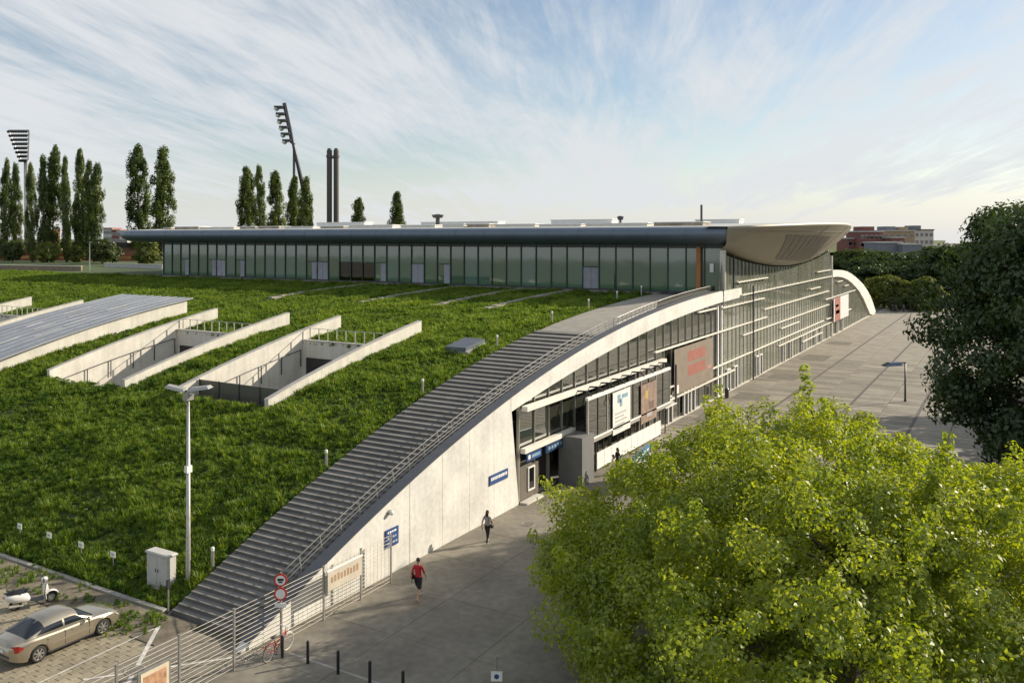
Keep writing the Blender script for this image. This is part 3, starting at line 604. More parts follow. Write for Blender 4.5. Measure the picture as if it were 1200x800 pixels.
MB().strip([(-1.3, zd(28.3) - zd(29.6) + .1), (1.3, zd(30.9) - zd(29.6) + .1)], [(-1.3, zd(28.3) - zd(29.6) + .4), (1.3, zd(30.9) - zd(29.6) + .4)], -.9, .9).build('lid', M('hatch_metal', (.12, .14, .16), .5, .3), hp)
MB().strip([(-1.4, zd(28.2) - zd(29.6) - .1), (1.4, zd(31) - zd(29.6) - .1)], [(-1.4, zd(28.2) - zd(29.6) + .1), (1.4, zd(31) - zd(29.6) + .1)], -1, 1).build('frame', steel, hp)
# ------------------------------------------------------------------ vegetation
def leaf_mesh(name, P, Nrm, size, mat, seed=0, aspect=.62, fold=.25):
    r = np.random.default_rng(seed); n = len(P); P = np.asarray(P, float); Nrm = np.asarray(Nrm, float)
    Nrm = Nrm + r.normal(0, .55, (n, 3)); Nrm /= np.linalg.norm(Nrm, axis=1)[:, None] + 1e-9
    T = np.cross(Nrm, r.normal(0, 1, (n, 3))); T /= np.linalg.norm(T, axis=1)[:, None] + 1e-9; B = np.cross(Nrm, T)
    sz = (size * r.uniform(.6, 1.3, n))[:, None]
    V = np.empty((n, 4, 3)); V[:, 0] = P - T * sz * .5; V[:, 1] = P + B * sz * aspect * .5 + Nrm * sz * fold * .5; V[:, 2] = P + T * sz * .55; V[:, 3] = P - B * sz * aspect * .5 + Nrm * sz * fold * .5
    me = bpy.data.meshes.new(name); me.vertices.add(n * 4); me.vertices.foreach_set('co', V.reshape(-1))
    me.loops.add(n * 4); me.loops.foreach_set('vertex_index', np.arange(n * 4)); me.polygons.add(n)
    me.polygons.foreach_set('loop_start', np.arange(n) * 4); me.polygons.foreach_set('loop_total', np.full(n, 4)); me.update(); me.validate()
    me.materials.append(mat); return me
def lobes(n, rad, cen, r0, r1, seed, low=-.6, shell=.75):
    r = np.random.default_rng(seed); out = []
    while len(out) < n:
        d = r.normal(0, 1, 3); d /= np.linalg.norm(d)
        if d[2] < low: continue
        if cen[2] + d[2] * rad[2] < (.9 if cen[2] > 1 else .08): continue
        k = shell + (1 - shell) * r.random() if r.random() < .8 else r.uniform(.3, shell)
        wob = 1 + .09 * math.sin(3.1 * d[0] + 2.3 * d[1] + seed) + .07 * math.sin(5.7 * d[1] - 4.1 * d[2] + seed * 2)
        out.append((np.array(cen) + d * np.array(rad) * k * wob, r.uniform(r0, r1), d))
    return out
def lobe_leaves(lb, per, seed):
    r = np.random.default_rng(seed); P = []; Nn = []
    for c, rr, d in lb:
        k = max(6, int(per * (rr ** 2))); v = r.normal(0, 1, (k, 3)); v /= np.linalg.norm(v, axis=1)[:, None]
        v[:, 2] *= .8; P.append(c + v * rr * r.uniform(.55, 1.08, (k, 1))); Nn.append(v + d * .4 + np.array([0, 0, .35]))
    return np.vstack(P), np.vstack(Nn)
def limbs(mb, H, r0, targets, z0=.35, seed=0):
    r = random.Random(seed); mb.tube([(0, 0, -.2), (0, 0, H * .02), (.05 * r0, 0, H * .25), (.1, .05, H * .55), (.05, .1, H * .8)], [r0 * 1.5, r0 * 1.05, r0 * .85, r0 * .55, r0 * .2], 10)
    for c in targets:
        b = r.uniform(z0, .7) * H * .75; b = min(b, c[2] * .8); m1 = (c[0] * .45 + r.uniform(-.3, .3), c[1] * .45 + r.uniform(-.3, .3), b + (c[2] - b) * .6)
        mb.tube([(0, 0, b), m1, tuple(c)], [r0 * .34, r0 * .2, r0 * .05], 5, cap=False)
bark = M('bark', (.10, .08, .055), .95, var=.3, scale=3, bump=.6, bscale=12)
def make_tree(name, label, loc, H, rad, cz, nl, lr, per, leaf, mat, seed, r0=.3, group=None, low=-.6, sprigs=0, trunk=True, shell=.75):
    t = thing(name, label, 'tree', loc, 0, group); lb = lobes(nl, rad, (0, 0, cz), lr[0], lr[1], seed, low, shell)
    r = np.random.default_rng(seed + 5)
    if sprigs: lb += lobes(260, tuple(v * .8 for v in rad), (0, 0, cz), lr[0], lr[1], seed + 3, -.99, .45)
    for i in range(sprigs):
        c, rr, d = lb[r.integers(len(lb))]
        if d[2] < -.05: continue
        up = d + np.array([0, 0, .9]); up /= np.linalg.norm(up)
        for k in range(3): lb.append((c + up * (rr * .6 + k * .36) + r.normal(0, .07, 3), .34 - .05 * k, d))
    P, Nn = lobe_leaves(lb, per, seed + 1); link('crown', leaf_mesh('crown', P, Nn, leaf, mat, seed), t)
    mb = MB(); limbs(mb, H, r0, [lb[i][0] for i in range(0, min(nl, 90), 3)], seed=seed); mb.build('trunk', bark, t, True)
    return t
yel = ML('leaf_yellow_green', (.105, .185, .015), (.37, .43, .05), .54, .5, .04)
dkg = ML('leaf_dark_green', (.026, .056, .012), (.075, .12, .024), .32, .3, .05)
mid = ML('leaf_mid_green', (.035, .06, .013), (.10, .13, .03), .35, .15, .04)
pop = ML('leaf_poplar', (.04, .075, .014), (.14, .18, .032), .38, .12, .03)
lit = ML('leaf_light_green', (.09, .13, .02), (.2, .23, .04), .45, .2, .04)
make_tree('maple_tree', 'bright yellow-green leafy tree filling the lower right corner', (9.6, -20.4, 0), 9.5, (11.0, 11.0, 5.9), 3.2, 680, (.4, 1.05), 540, .155, yel, 11, .32, sprigs=170, low=-.97, shell=.8)
make_tree('chestnut_tree', 'big dark green tree standing at the right edge of the plaza', (38.9, -28.6, 0), 19, (7.6, 7.6, 9.6), 9.8, 380, (.8, 1.6), 165, .31, dkg, 23, .5, low=-.85)
# trees further along the plaza, seen past the hall
far = [(1010, 292, 250, 15, 'm'), (1030, 296, 235, 14, 'd'), (1052, 300, 240, 14, 'd'), (1075, 300, 245, 15, 'd'), (995, 300, 262, 13, 'd'), (1100, 290, 235, 17, 'd'), (1130, 285, 220, 18, 'd'), (1165, 280, 215, 18, 'd'), (1018, 312, 225, 9, 'd'), (1062, 306, 228, 10, 'm'), (1040, 308, 226, 10, 'd'), (1085, 304, 224, 10, 'd'), (1003, 306, 240, 10, 'm'), (1120, 300, 222, 12, 'm')]
protos = {}
def proto(kind):
    if kind in protos: return protos[kind]
    lb = lobes(80, (.42, .42, .44), (0, 0, .50), .07, .14, ord(kind), -.99); P, Nn = lobe_leaves(lb, 9000, 3)
    mat = {'m': mid, 'd': dkg, 'l': lit}[kind]; me = leaf_mesh('crown', P, Nn, .055, mat, 4)
    mb = MB(); limbs(mb, 1, .03, [l[0] for l in lb[::4]], seed=2); tm = mb.mesh('trunk', True); tm.materials.append(bark); protos[kind] = (me, tm); return protos[kind]
def far_tree(p, h, kind, label, group, rz=0, wide=1.0):
    t = thing('leafy_tree', label, 'tree', p, rz, group); me, tm = proto(kind)
    for nm, m_ in (('crown', me), ('trunk', tm)): o = link(nm, m_, t); o.scale = (h * wide, h * wide, h)
for i, (px, py, Y, h, k) in enumerate(sorted(far)):
    p = at(px, 278, Y); far_tree((p.x, p.y, -.1), 16 - (py - 278) / 1000 * Y + 1.0, k, 'distant %s green tree in the wood past the hall, %s from the canopy tip' % ({'d': 'dark', 'm': 'mid'}[k], ORD[i]), 'trees of the wood beyond the plaza', i * 1.3, 1.5)
for i, (px, py, Y, h, k, nm) in enumerate([(1036, 326, 195, 7.5, 'l', 'bright green bush beside the far foot of the white arch'), (1062, 331, 192, 6.5, 'l', 'lighter bush behind the people at the plaza end'), (1086, 328, 188, 7.5, 'l', 'pale green bush half hidden by the big dark tree'), (1048, 343, 186, 3.2, 'm', 'low dark shrub at the end of the plaza'), (1074, 345, 184, 3.6, 'm', 'low shrub to the right of the far walkers')]):
    p = at(px, 278, Y); far_tree((p.x, p.y, -.1), h, k, nm, None, i * 2.1, 1.3)
# more plaza trees out to the right: they shade the paving and stand in the glass reflection
for i, (x, y, h, k) in enumerate([(56, -36, 15, 'd'), (78, -38, 15, 'd'), (100, -44, 15, 'm'), (124, -47, 16, 'd'), (150, -50, 15, 'm'), (178, -48, 15, 'd'), (205, -46, 16, 'm'), (232, -44, 16, 'd'), (262, -42, 17, 'm'), (290, -36, 17, 'd')]):
    far_tree((x, y, -.05), h, k, 'plaza tree in the row facing the glass front, %s from the staircase' % ORD[i], 'tree row along the plaza', i * 1.7, 1.05)
# poplars
def poplar_mesh(seed):
    r = np.random.default_rng(seed); P = []; Nn = []
    for i in range(150):
        z = r.uniform(.05, 1) ** .9; prof_ = .105 * (math.sin(math.pi * min(1, z * .83 + .13))) ** .7 * (1 + .25 * math.sin(z * 23 + seed) * .6)
        a = r.uniform(0, 2 * math.pi); rr = prof_ * r.uniform(.3, 1); c = np.array([rr * math.cos(a), rr * math.sin(a), z - .02])
        k = 95; v = r.normal(0, 1, (k, 3)); v /= np.linalg.norm(v, axis=1)[:, None]; v *= np.array([.026, .026, .055])
        P.append(c + v * r.uniform(.5, 1.1, (k, 1))); Nn.append(v * 20 + np.array([math.cos(a), math.sin(a), .3]))
    return leaf_mesh('crown', np.vstack(P), np.vstack(Nn), .018, pop, seed)
pm_ = [poplar_mesh(s) for s in (1, 2, 3, 4, 5, 6, 7)]
ptm = MB(); ptm.tube([(0, 0, -.02), (0, 0, .3), (0, 0, .9)], [.014, .01, .003], 7)
for a in range(14): ptm.tube([(0, 0, .08 + a * .05), (.05 * math.cos(a * 2.4), .05 * math.sin(a * 2.4), .2 + a * .05)], [.004, .001], 4, cap=False)
ptm = ptm.mesh('trunk', True); ptm.materials.append(bark)
pops = [(5, 188, 14), (20, 193, 14), (38, 192, 13), (53, 184, 15), (61, 171, 19), (78, 185, 12), (91, 177, 16), (102, 190, 15), (110, 193, 18), (164, 171, 27), (191, 174, 27), (291, 196, 22), (305, 195, 15), (325, 202, 21), (342, 208, 18), (357, 208, 18), (418, 232, 18), (465, 226, 19)]
for i, (px, py, wpx) in enumerate(pops):
    Y = 215 + 12 * math.sin(i * 2.2) if i < 11 else 250 + 5 * (i % 3); p = at(px, 278, Y); zt_ = 16 + (278 - py) / 1000 * Y; h = zt_ - 10.0
    t = thing('poplar_tree', 'slender poplar behind the hall, %s from the left edge' % ORD[i], 'tree', (p.x, p.y, 10.0), i * 1.9, 'poplars on the skyline')
    wsc = wpx / 1000 * Y / .2; t.rotation_euler.x = .03 * math.sin(i * 3.7); t.rotation_euler.y = .025 * math.cos(i * 5.1)
    for nm, m_ in (('crown', pm_[(i * 3) % 7]), ('trunk', ptm)): o = link(nm, m_, t); o.scale = (wsc, wsc, h)
for i, (px, py, Y, h) in enumerate([(15, 278, 205, 5.5), (55, 278, 200, 5.0), (120, 278, 190, 6.0), (172, 278, 178, 5.5), (132, 278, 196, 4.5), (88, 278, 203, 4.2)]):
    p = at(px, py, Y); far_tree((p.x, p.y, 10), h, 'ml'[i % 2], 'small leafy tree under the poplars, %s from the left edge' % ORD[[0, 1, 3, 5, 4, 2][i]], 'small trees below the poplars', i, 1.1)
# ground cover on the slope: leafy clumps scattered over the surface
gm1 = ML('leaf_groundcover', (.03, .092, .012), (.185, .29, .036), .5, .22, .02)
gm2 = ML('leaf_grass', (.045, .115, .014), (.23, .31, .046), .5, .22, .02)
pc = bpy.data.collections.new('clump_kinds')
def clump(seed, kind):
    r = np.random.default_rng(seed)
    if kind == 'leafy':
        P = []; Nn = []
        for k in range(60):
            a = r.uniform(0, 6.28); h = r.random() ** .8; rr = .22 * (1 - .45 * h) * r.uniform(.3, 1)
            P.append((rr * math.cos(a), rr * math.sin(a), .03 + .20 * h)); Nn.append((.7 * math.cos(a), .7 * math.sin(a), .8))
        me = leaf_mesh('leafy_clump', P, Nn, .095, gm1, seed, .6, .2)
    else:
        V = []; F = []
        for k in range(30):
            a = r.uniform(0, 6.28); b0 = r.uniform(0, .12); h = r.uniform(.18, .40); lx = r.uniform(.08, .22); w_ = .011
            x, y = b0 * math.cos(a), b0 * math.sin(a); dx, dy = math.cos(a), math.sin(a); o = len(V)
            V += [(x - dy * w_, y + dx * w_, 0), (x + dy * w_, y - dx * w_, 0), (x + dx * lx * .4 + dy * w_, y + dy * lx * .4 - dx * w_, h * .65), (x + dx * lx * .4 - dy * w_, y + dy * lx * .4 + dx * w_, h * .65), (x + dx * lx, y + dy * lx, h)]
            F += [(o, o + 1, o + 2, o + 3), (o + 3, o + 2, o + 4)]
        me = bpy.data.meshes.new('grass_tuft'); me.from_pydata(V, [], F); me.materials.append(gm2)
    pc.objects.link(bpy.data.objects.new(me.name, me))
for s in range(3): clump(s, 'leafy')
for s in range(4): clump(10 + s, 'tuft')
def scatter_group():
    ng = bpy.data.node_groups.new('scatter', 'GeometryNodeTree'); N = ng.nodes; L = ng.links
    ng.interface.new_socket('Geometry', in_out='INPUT', socket_type='NodeSocketGeometry'); ng.interface.new_socket('Density', in_out='INPUT', socket_type='NodeSocketFloat'); ng.interface.new_socket('Size', in_out='INPUT', socket_type='NodeSocketFloat')
    ng.interface.new_socket('Geometry', in_out='OUTPUT', socket_type='NodeSocketGeometry')
    gi = N.new('NodeGroupInput'); go = N.new('NodeGroupOutput'); d = N.new('GeometryNodeDistributePointsOnFaces'); d.distribute_method = 'RANDOM'
    pos = N.new('GeometryNodeInputPosition'); no = N.new('ShaderNodeTexNoise'); no.inputs['Scale'].default_value = .45; no.inputs['Detail'].default_value = 4; L.new(pos.outputs[0], no.inputs['Vector'])
    mr = N.new('ShaderNodeMapRange'); L.new(no.outputs[0], mr.inputs[0]); mr.inputs[1].default_value = .3; mr.inputs[2].default_value = .7; mr.inputs[3].default_value = .55; mr.inputs[4].default_value = 1.6
    # thinner far up the slope, where single clumps cannot be made out
    sp = N.new('ShaderNodeSeparateXYZ'); L.new(pos.outputs[0], sp.inputs[0])
    ad = N.new('ShaderNodeMath'); ad.operation = 'ADD'; L.new(sp.outputs[0], ad.inputs[0]); L.new(sp.outputs[1], ad.inputs[1])
    fr = N.new('ShaderNodeMapRange'); L.new(ad.outputs[0], fr.inputs[0]); fr.inputs[1].default_value = 20; fr.inputs[2].default_value = 110; fr.inputs[3].default_value = 1; fr.inputs[4].default_value = .3
    mu = N.new('ShaderNodeMath'); mu.operation = 'MULTIPLY'; L.new(gi.outputs['Density'], mu.inputs[0]); L.new(fr.outputs[0], mu.inputs[1])
    n5 = N.new('ShaderNodeTexNoise'); n5.inputs['Scale'].default_value = .16; n5.inputs['Detail'].default_value = 5; L.new(pos.outputs[0], n5.inputs['Vector'])
    m5 = N.new('ShaderNodeMapRange'); L.new(n5.outputs[0], m5.inputs[0]); m5.inputs[1].default_value = .34; m5.inputs[2].default_value = .5; m5.inputs[3].default_value = .3; m5.inputs[4].default_value = 1.1
    mu2 = N.new('ShaderNodeMath'); mu2.operation = 'MULTIPLY'; L.new(mu.outputs[0], mu2.inputs[0]); L.new(m5.outputs[0], mu2.inputs[1])
    L.new(gi.outputs['Geometry'], d.inputs['Mesh']); L.new(mu2.outputs[0], d.inputs['Density'])
    ci = N.new('GeometryNodeCollectionInfo'); ci.inputs[0].default_value = pc; ci.inputs[1].default_value = True; ci.inputs[2].default_value = True
    iop = N.new('GeometryNodeInstanceOnPoints'); iop.inputs['Pick Instance'].default_value = True
    L.new(d.outputs['Points'], iop.inputs['Points']); L.new(ci.outputs[0], iop.inputs['Instance'])
    rv = N.new('FunctionNodeRandomValue'); rv.data_type = 'FLOAT_VECTOR'; rv.inputs[0].default_value = (-.2, -.2, 0); rv.inputs[1].default_value = (.2, .2, 6.28); L.new(rv.outputs[0], iop.inputs['Rotation'])
    rs = N.new('FunctionNodeRandomValue'); rs.data_type = 'FLOAT'; rs.inputs[2].default_value = .5; rs.inputs[3].default_value = 1.5
    m2 = N.new('ShaderNodeMath'); m2.operation = 'MULTIPLY'; L.new(rs.outputs[1], m2.inputs[0]); L.new(mr.outputs[0], m2.inputs[1])
    m3 = N.new('ShaderNodeMath'); m3.operation = 'MULTIPLY'; L.new(m2.outputs[0], m3.inputs[0]); L.new(gi.outputs['Size'], m3.inputs[1])
    L.new(m3.outputs[0], iop.inputs['Scale']); L.new(iop.outputs[0], go.inputs[0]); return ng
SG = scatter_group()
def scatter(o, dens, size=1.):
    md = o.modifiers.new('scatter', 'NODES'); md.node_group = SG
    for it in SG.interface.items_tree:
        if it.name == 'Density': md[it.identifier] = float(dens)
        if it.name == 'Size': md[it.identifier] = float(size)
cov = deck_mesh('ground_cover', 1.0, True); co = link('ground_cover', cov); scatter(co, 38, .78); tag(co, 'dense green leafy ground cover growing over the sloping roof', 'ground cover', kind='stuff')
wm = MB()
for i in range(60):
    x, y = random.uniform(-1.6, .5), 5.0 + 16 * random.random() ** 1.4; r_ = random.uniform(.15, .5)
    if y < 5.6 and x > .1: continue
    wm.add([(x - r_, y - r_, .0), (x + r_, y - r_, .0), (x + r_, y + r_, .0), (x - r_, y + r_, .0)], [(0, 1, 2, 3)])
wo = wm.build('weeds', greenbase); scatter(wo, 10, .55); tag(wo, 'weeds growing through the gravel strip at the kerb', 'weeds', kind='stuff')

# ------------------------------------------------------------------ skyline
def house(px0, px1, ytop, Y, depth, zb, mat, label, floors, nwin, roof=None, extra=None, cat='building'):
    a = at(px0, 278, Y); b = at(px1, 278, Y); wdt = (b - a).length; h = 16 + (278 - ytop) / 1000 * Y - zb
    t = thing('city_building', label, cat, (a.x, a.y, zb), math.atan2(b.y - a.y, b.x - a.x))
    boxo('wall', (0, 0, -.5), (wdt, depth, h), mat, t); r = boxo('roof', (-.3, -.3, h + .002), (wdt + .3, depth + .3, h + .5), roof or roofm, t)
    for f in range(floors):
        for k in range(nwin):
            x = wdt * (k + .5) / nwin; z = h - 2.6 - f * 3.1
            if z < 3: continue
            wn = boxo('window', (x - .66, -.05, z), (x + .66, .02, z + 1.6), pal if 'pal' in globals() else brightw, t); boxo('pane', (x - .62, -.07, z + .1), (x + .62, -.055, z + 1.5), glassd, wn)
    if extra:
        for (x0, x1, z1, m_) in extra: boxo('roof_block', (wdt * x0, depth * .2, h + .5), (wdt * x1, depth * .8, h + .5 + z1), m_, r)
    return t
redb = M('red_brick', (.22, .085, .07), .85, var=.15); och = M('ochre_render', (.34, .27, .16), .85, var=.12); gry = M('grey_render_far', (.2, .22, .25), .85, var=.1); pal = M('pale_render', (.5, .49, .47), .85, var=.1)
house(1008, 1035, 272, 330, 14, 0, redb, 'red brick block beyond the canopy tip', 5, 5, extra=[(.2, .75, 1.7, redb)])
house(1034, 1072, 271, 345, 14, 0, och, 'ochre apartment block with roof dishes behind the red one', 4, 5, extra=[(.2, .5, 1.5, gry), (.6, .9, 1.3, och)])
house(1045, 1060, 279, 322, 10, 0, redb, 'small brown-red annex in front of the ochre block', 2, 2)
house(1029, 1057, 285, 300, 12, 0, gry, 'grey-blue windowless block left of its twin', 0, 0)
house(1058, 1081, 287, 296, 12, 0, gry, 'grey-blue windowless block right of its twin', 0, 0)
house(1072, 1094, 270, 360, 14, 0, pal, 'pale building with a tiled roof next to the dark tree', 4, 4, roof=M('tile_brown', (.16, .12, .1), .8), extra=[(.1, .5, 1.6, gry)])
house(994, 1010, 280, 335, 12, 0, redb, 'low brick house just under the canopy tip', 3, 3)
for i, (a, b, yt, m_, lab) in enumerate([(121, 131, 268, pal, 'small pale house far off between the poplars'), (131, 140, 270, redb, 'small red roofed house far off between the poplars'), (140, 149, 271, pal, 'low pale house far off touching the wing roof'), (48, 58, 270, redb, 'distant red house glimpsed between the leftmost poplars')]):
    house(a, b, yt, 420, 10, 8, m_, lab, 2, 3, roof=M('tile_red', (.3, .12, .08), .8))
# floodlight masts of the stadium
def flood(px0, px1, pyt, pyb, pxb, Y, label, tilt, tri=True):
    base = at(pxb, 278, Y); base.z = 10
    t = thing('floodlight_mast', label, 'floodlight', base, math.atan2(RIGHT.y, RIGHT.x)); S = Y / 1000
    def L2(px, py): return ((px - pxb) * S, 0, 16 + (278 - py) * S - 10)
    return t, L2, S
t, L2, S = flood(10, 34, 153, 186, 31, 250, 'stadium floodlight mast with a wide triangular lamp head at the left edge', 0)
x0, _, z0 = L2(28, 186)
MB().tube([(0, 0, -.5), L2(29.5, 190)], [.55, .38], 8).build('pole', steel, t, True); MB().tube([(.9, 0, -.5), L2(31, 190)], [.4, .3], 8).build('pole', steel, t, True)
hd = MB(); A, B, C_, D = L2(10, 153), L2(34, 153), L2(33, 187), L2(24, 187)
for p, q in ((A, B), (B, C_), (C_, D), (D, A)): hd.tube([p, q], .22, 5)
hd = hd.build('lamp_frame', steel, t)
for r_ in range(8):
    v = r_ / 7; l = Vector(A).lerp(Vector(D), v); r2 = Vector(B).lerp(Vector(C_), v); MB().tube([l, r2], .14, 4).build('cross_bar', steel, hd); n = 8 - r_ // 2
    for k in range(n):
        p = l.lerp(r2, (k + .5) / n); MB().tube([(p.x, p.y - .1, p.z - .2), (p.x, p.y - .9, p.z - .5)], [.25, .42], 6).build('lamp', dsteel, hd)
t, L2, S = flood(323, 345, 122, 168, 357, 270, 'leaning stadium floodlight mast with a slanted lamp rack behind the poplars', 0)
MB().tube([L2(373, 300), L2(345, 175), L2(334, 121)], [.85, .55, .35], 8).build('main_pole', dsteel, t, True); MB().tube([L2(344.5, 300), L2(344.5, 168)], .4, 8).build('prop', dsteel, t, True)
hd = MB().tube([L2(333, 121), L2(342.5, 168)], .6, 6).build('lamp_frame', dsteel, t)
for k in range(6):
    c = Vector(L2(329 + k * 1.9, 126 + k * 7.8)); MB().box((c.x - 1.7, -1.6, c.z - .3), (c.x + 1.0, 1.6, c.z + .3)).build('lamp_row', dsteel, hd)
    for j in range(4): MB().tube([(c.x - 1.0, -1.3 + j * .85, c.z - .3), (c.x - 1.7, -1.3 + j * .85, c.z - .85)], [.3, .48], 6).build('lamp', brightw, hd)
# twin chimneys
Y = 300; b = at(390, 278, Y); b.z = 8; S = Y / 1000; H_ = 16 + (278 - 176) * S - 8
t = thing('twin_chimney', 'pair of slim dark chimneys rising side by side behind the roof', 'chimney', b, math.atan2(RIGHT.y, RIGHT.x)); chm = M('chimney_steel', (.085, .075, .07), .5, .3)
for dx in (-4 * S, 4 * S):
    f_ = MB().tube([(dx, 0, 0), (dx, 0, H_)], 3.1 * S, 14).build('flue', chm, t, False); MB().tube([(dx, 0, H_ - 2.6), (dx, 0, H_ - 1.8)], 3.8 * S, 14).build('collar', chm, f_); MB().tube([(dx, 0, H_ - .1), (dx, 0, H_ + .6)], 2.2 * S, 10).build('tip', chm, f_)
MB().box((-4 * S, -.3, H_ - 3), (4 * S, .3, H_ - 2.5)).build('bridge', chm, t)
# stadium stand and low walls on the left
p0 = at(-60, 278, 225); p1 = at(196, 278, 215); rzv = math.atan2(p1.y - p0.y, p1.x - p0.x); Ln = (p1 - p0).length
t = thing('stadium_stand', 'low stadium stand with reddish seat rows behind the poplar trunks', 'stand', (p0.x, p0.y, 10), rzv)
sm = [M('seat_red', (.28, .07, .045), .7, var=.25, scale=.4), M('seat_brown', (.2, .12, .07), .8, var=.25, scale=.4), M('seat_ochre', (.38, .24, .07), .7, var=.25, scale=.4)]
for k in range(6): MB().box((0, k * 1.3, -1), (Ln, k * 1.3 + 1.28, .5 + k * .55)).build('seat_row', sm[[0, 2, 0, 1, 1, 1][k]], t)
boxo('rear_wall', (0, 7.9, -1), (Ln, 8.3, 4.6), M('dark_stand_wall', (.07, .06, .05), .8, var=.3), t)
def wall_run(pa, pb, h, zb, label, mat, name='low_wall'):
    ln = (pb - pa).length; t = thing(name, label, 'wall', (pa.x, pa.y, zb), math.atan2(pb.y - pa.y, pb.x - pa.x)); n = max(2, int(ln / 4))
    for k in range(n): boxo('wall_panel', (ln * k / n + .01, 0, -.3), (ln * (k + 1) / n - .01, .3, h), mat, t)
    boxo('coping', (-.05, -.05, h + .002), (ln + .05, .35, h + .1), conc, t)
wall_run(at(-20, 278, 158), at(95, 278, 150), .95, 9.9, 'tan low wall beyond the far left edge of the green roof', M('tan_wall', (.26, .2, .14), .85, var=.2))
wall_run(at(122, 278, 170), at(190, 278, 160), .8, 10, 'pale low wall between the small trees and the wing end', pal)

# ------------------------------------------------------------------ lamps, posts, cabinets
def lamp_pole():
    t = thing('floodlight_pole', 'tall grey lamp pole with two flat heads at the foot of the slope', 'lamp post', (2.45, 6.35, .45))
    MB().tube([(0, 0, -.3), (0, 0, .0), (0, 0, 8.7)], [.12, .115, .065], 10).build('pole', steel, t, True)
    rz = math.atan2(RIGHT.y, RIGHT.x); R_ = Matrix.Rotation(rz, 3, 'Z'); 
    arm = MB(); arm.tube([R_ @ Vector((-.55, 0, 8.62)), R_ @ Vector((.55, 0, 8.72))], .04, 6); arm.build('cross_arm', dsteel, t)
    for sx, tilt in ((-1, .25), (1, -.12)):
        h = MB(); pts = [(-.45, -.26, 0), (.45, -.26, 0), (.5, .26, 0), (-.5, .26, 0), (-.38, -.2, .13), (.38, -.2, .13), (.4, .2, .13), (-.4, .2, .13)]
        Q = R_ @ Matrix.Rotation(tilt, 3, 'Y'); h.add([tuple(Q @ Vector(p) + R_ @ Vector((sx * .55, 0, 8.72))) for p in pts], [(0, 1, 2, 3), (4, 5, 6, 7), (0, 1, 5, 4), (1, 2, 6, 5), (2, 3, 7, 6), (3, 0, 4, 7)])
        ho = h.build('lamp_head', M('lamp_shell', (.4, .39, .36), .4, .5), t)
    c = MB(); c.box((-.2, -.14, 8.25), (.2, .14, 8.5)); c.tube([(-.2, -.1, 8.37), (-.32, -.18, 8.33)], [.07, .1], 8); c.build('camera_box', steel, t)
    MB().box((-.14, -.1, 5.0), (.14, .1, 5.3)).build('junction_box', brightw, t)
lamp_pole()
def plaza_lamp():
    t = thing('plaza_lamp', 'dark lamp post with a flat angled head on the plaza by the big tree', 'lamp post', (68.0, -16.4, 0)); rz = math.atan2(RIGHT.y, RIGHT.x); t.rotation_euler.z = rz
    MB().tube([(0, 0, 0), (0, 0, .3), (0, 0, 3.8)], [.13, .1, .075], 8).build('pole', dsteel, t, True)
    MB().box((-1.3, -.06, 3.72), (.08, .06, 3.82)).build('arm', dsteel, t)
    h = MB().add([(-2.2, -.5, 3.45), (-.5, -.5, 3.55), (-.5, .5, 3.55), (-2.2, .5, 3.45), (-1.6, -.3, 3.8), (-.45, -.3, 3.85), (-.45, .3, 3.85), (-1.6, .3, 3.8)], [(0, 1, 2, 3), (4, 5, 6, 7), (0, 1, 5, 4), (1, 2, 6, 5), (2, 3, 7, 6), (3, 0, 4, 7)]).build('lamp_head', M('lamp_blue_grey', (.12, .15, .2), .35, .4), t)
plaza_lamp()
def far_lamp():
    p = at(105, 278, 150); t = thing('street_lamp', 'thin grey lamp post standing before the poplars at left', 'lamp post', (p.x, p.y, 9.9))
    MB().tube([(0, 0, 0), (0, 0, 5.2)], [.09, .06], 8).build('pole', steel, t); MB().box((-.3, -.3, 5.2), (.3, .3, 5.35)).build('lamp_head', dsteel, t)
far_lamp()
t = thing('utility_cabinet', 'pale grey utility cabinet standing in the grass by the lamp pole', 'cabinet', (2.0, 7.6, .3))
cbm = M('cabinet_grey', (.50, .49, .45), .6, var=.06, scale=2); boxo('body', (-.22, -.72, -.1), (.22, .72, 1.42), cbm, t); MB().cbox((-.28, -.78, 1.422), (.28, .78, 1.52), .04).build('lid', cbm, t)
for sgn in (-1, 1):
    d_ = boxo('door', (-.235, .01 if sgn > 0 else -.70, .02), (-.223, .70 if sgn > 0 else -.01, 1.38), cbm, t); boxo('handle', (-.26, sgn * .08 - .015, .65), (-.237, sgn * .08 + .015, .8), dsteel, d_)
boxo('plinth', (-.25, -.74, -.35), (.25, .74, -.102), conc, t)
lum = MB().tube([(0, 0, -.3), (0, 0, .78)], .075, 10).mesh('post'); lum.materials.append(steel); lumc = MB().tube([(0, 0, .782), (0, 0, .92), (0, 0, .95)], [.08, .08, .05], 10).mesh('light_cap'); lumc.materials.append(brightw)
names = ['lowest on the stairs beside the lamp pole', 'second up the stairs', 'third up the stairs', 'fourth up the stairs, near the hatch', 'at the top of the steps', 'first beside the upper path', 'second beside the upper path', 'last beside the upper path near the wing']
for (s, w), nm in zip([(3.3, 5.75), (11.1, 6.1), (20.4, 6.6), (30.2, 7.1), (39.2, 7.3), (46.3, 7.35), (53.0, 7.5), (59.5, 7.6)], names):
    t = thing('bollard_light', 'short grey bollard light, ' + nm, 'bollard', (s, w, zd(s)), 0, 'bollard lights along the staircase'); link('post', lum, t); link('light_cap', lumc, t)
t = thing('marker_post', 'thin steel post with a dark top at the bottom step', 'post', (.75, 5.5, 0)); MB().tube([(0, 0, 0), (0, 0, 1.05)], .035, 8).build('post', steel, t); MB().box((-.07, -.05, 1.0), (.07, .05, 1.4)).build('sign_plate', dsteel, t)
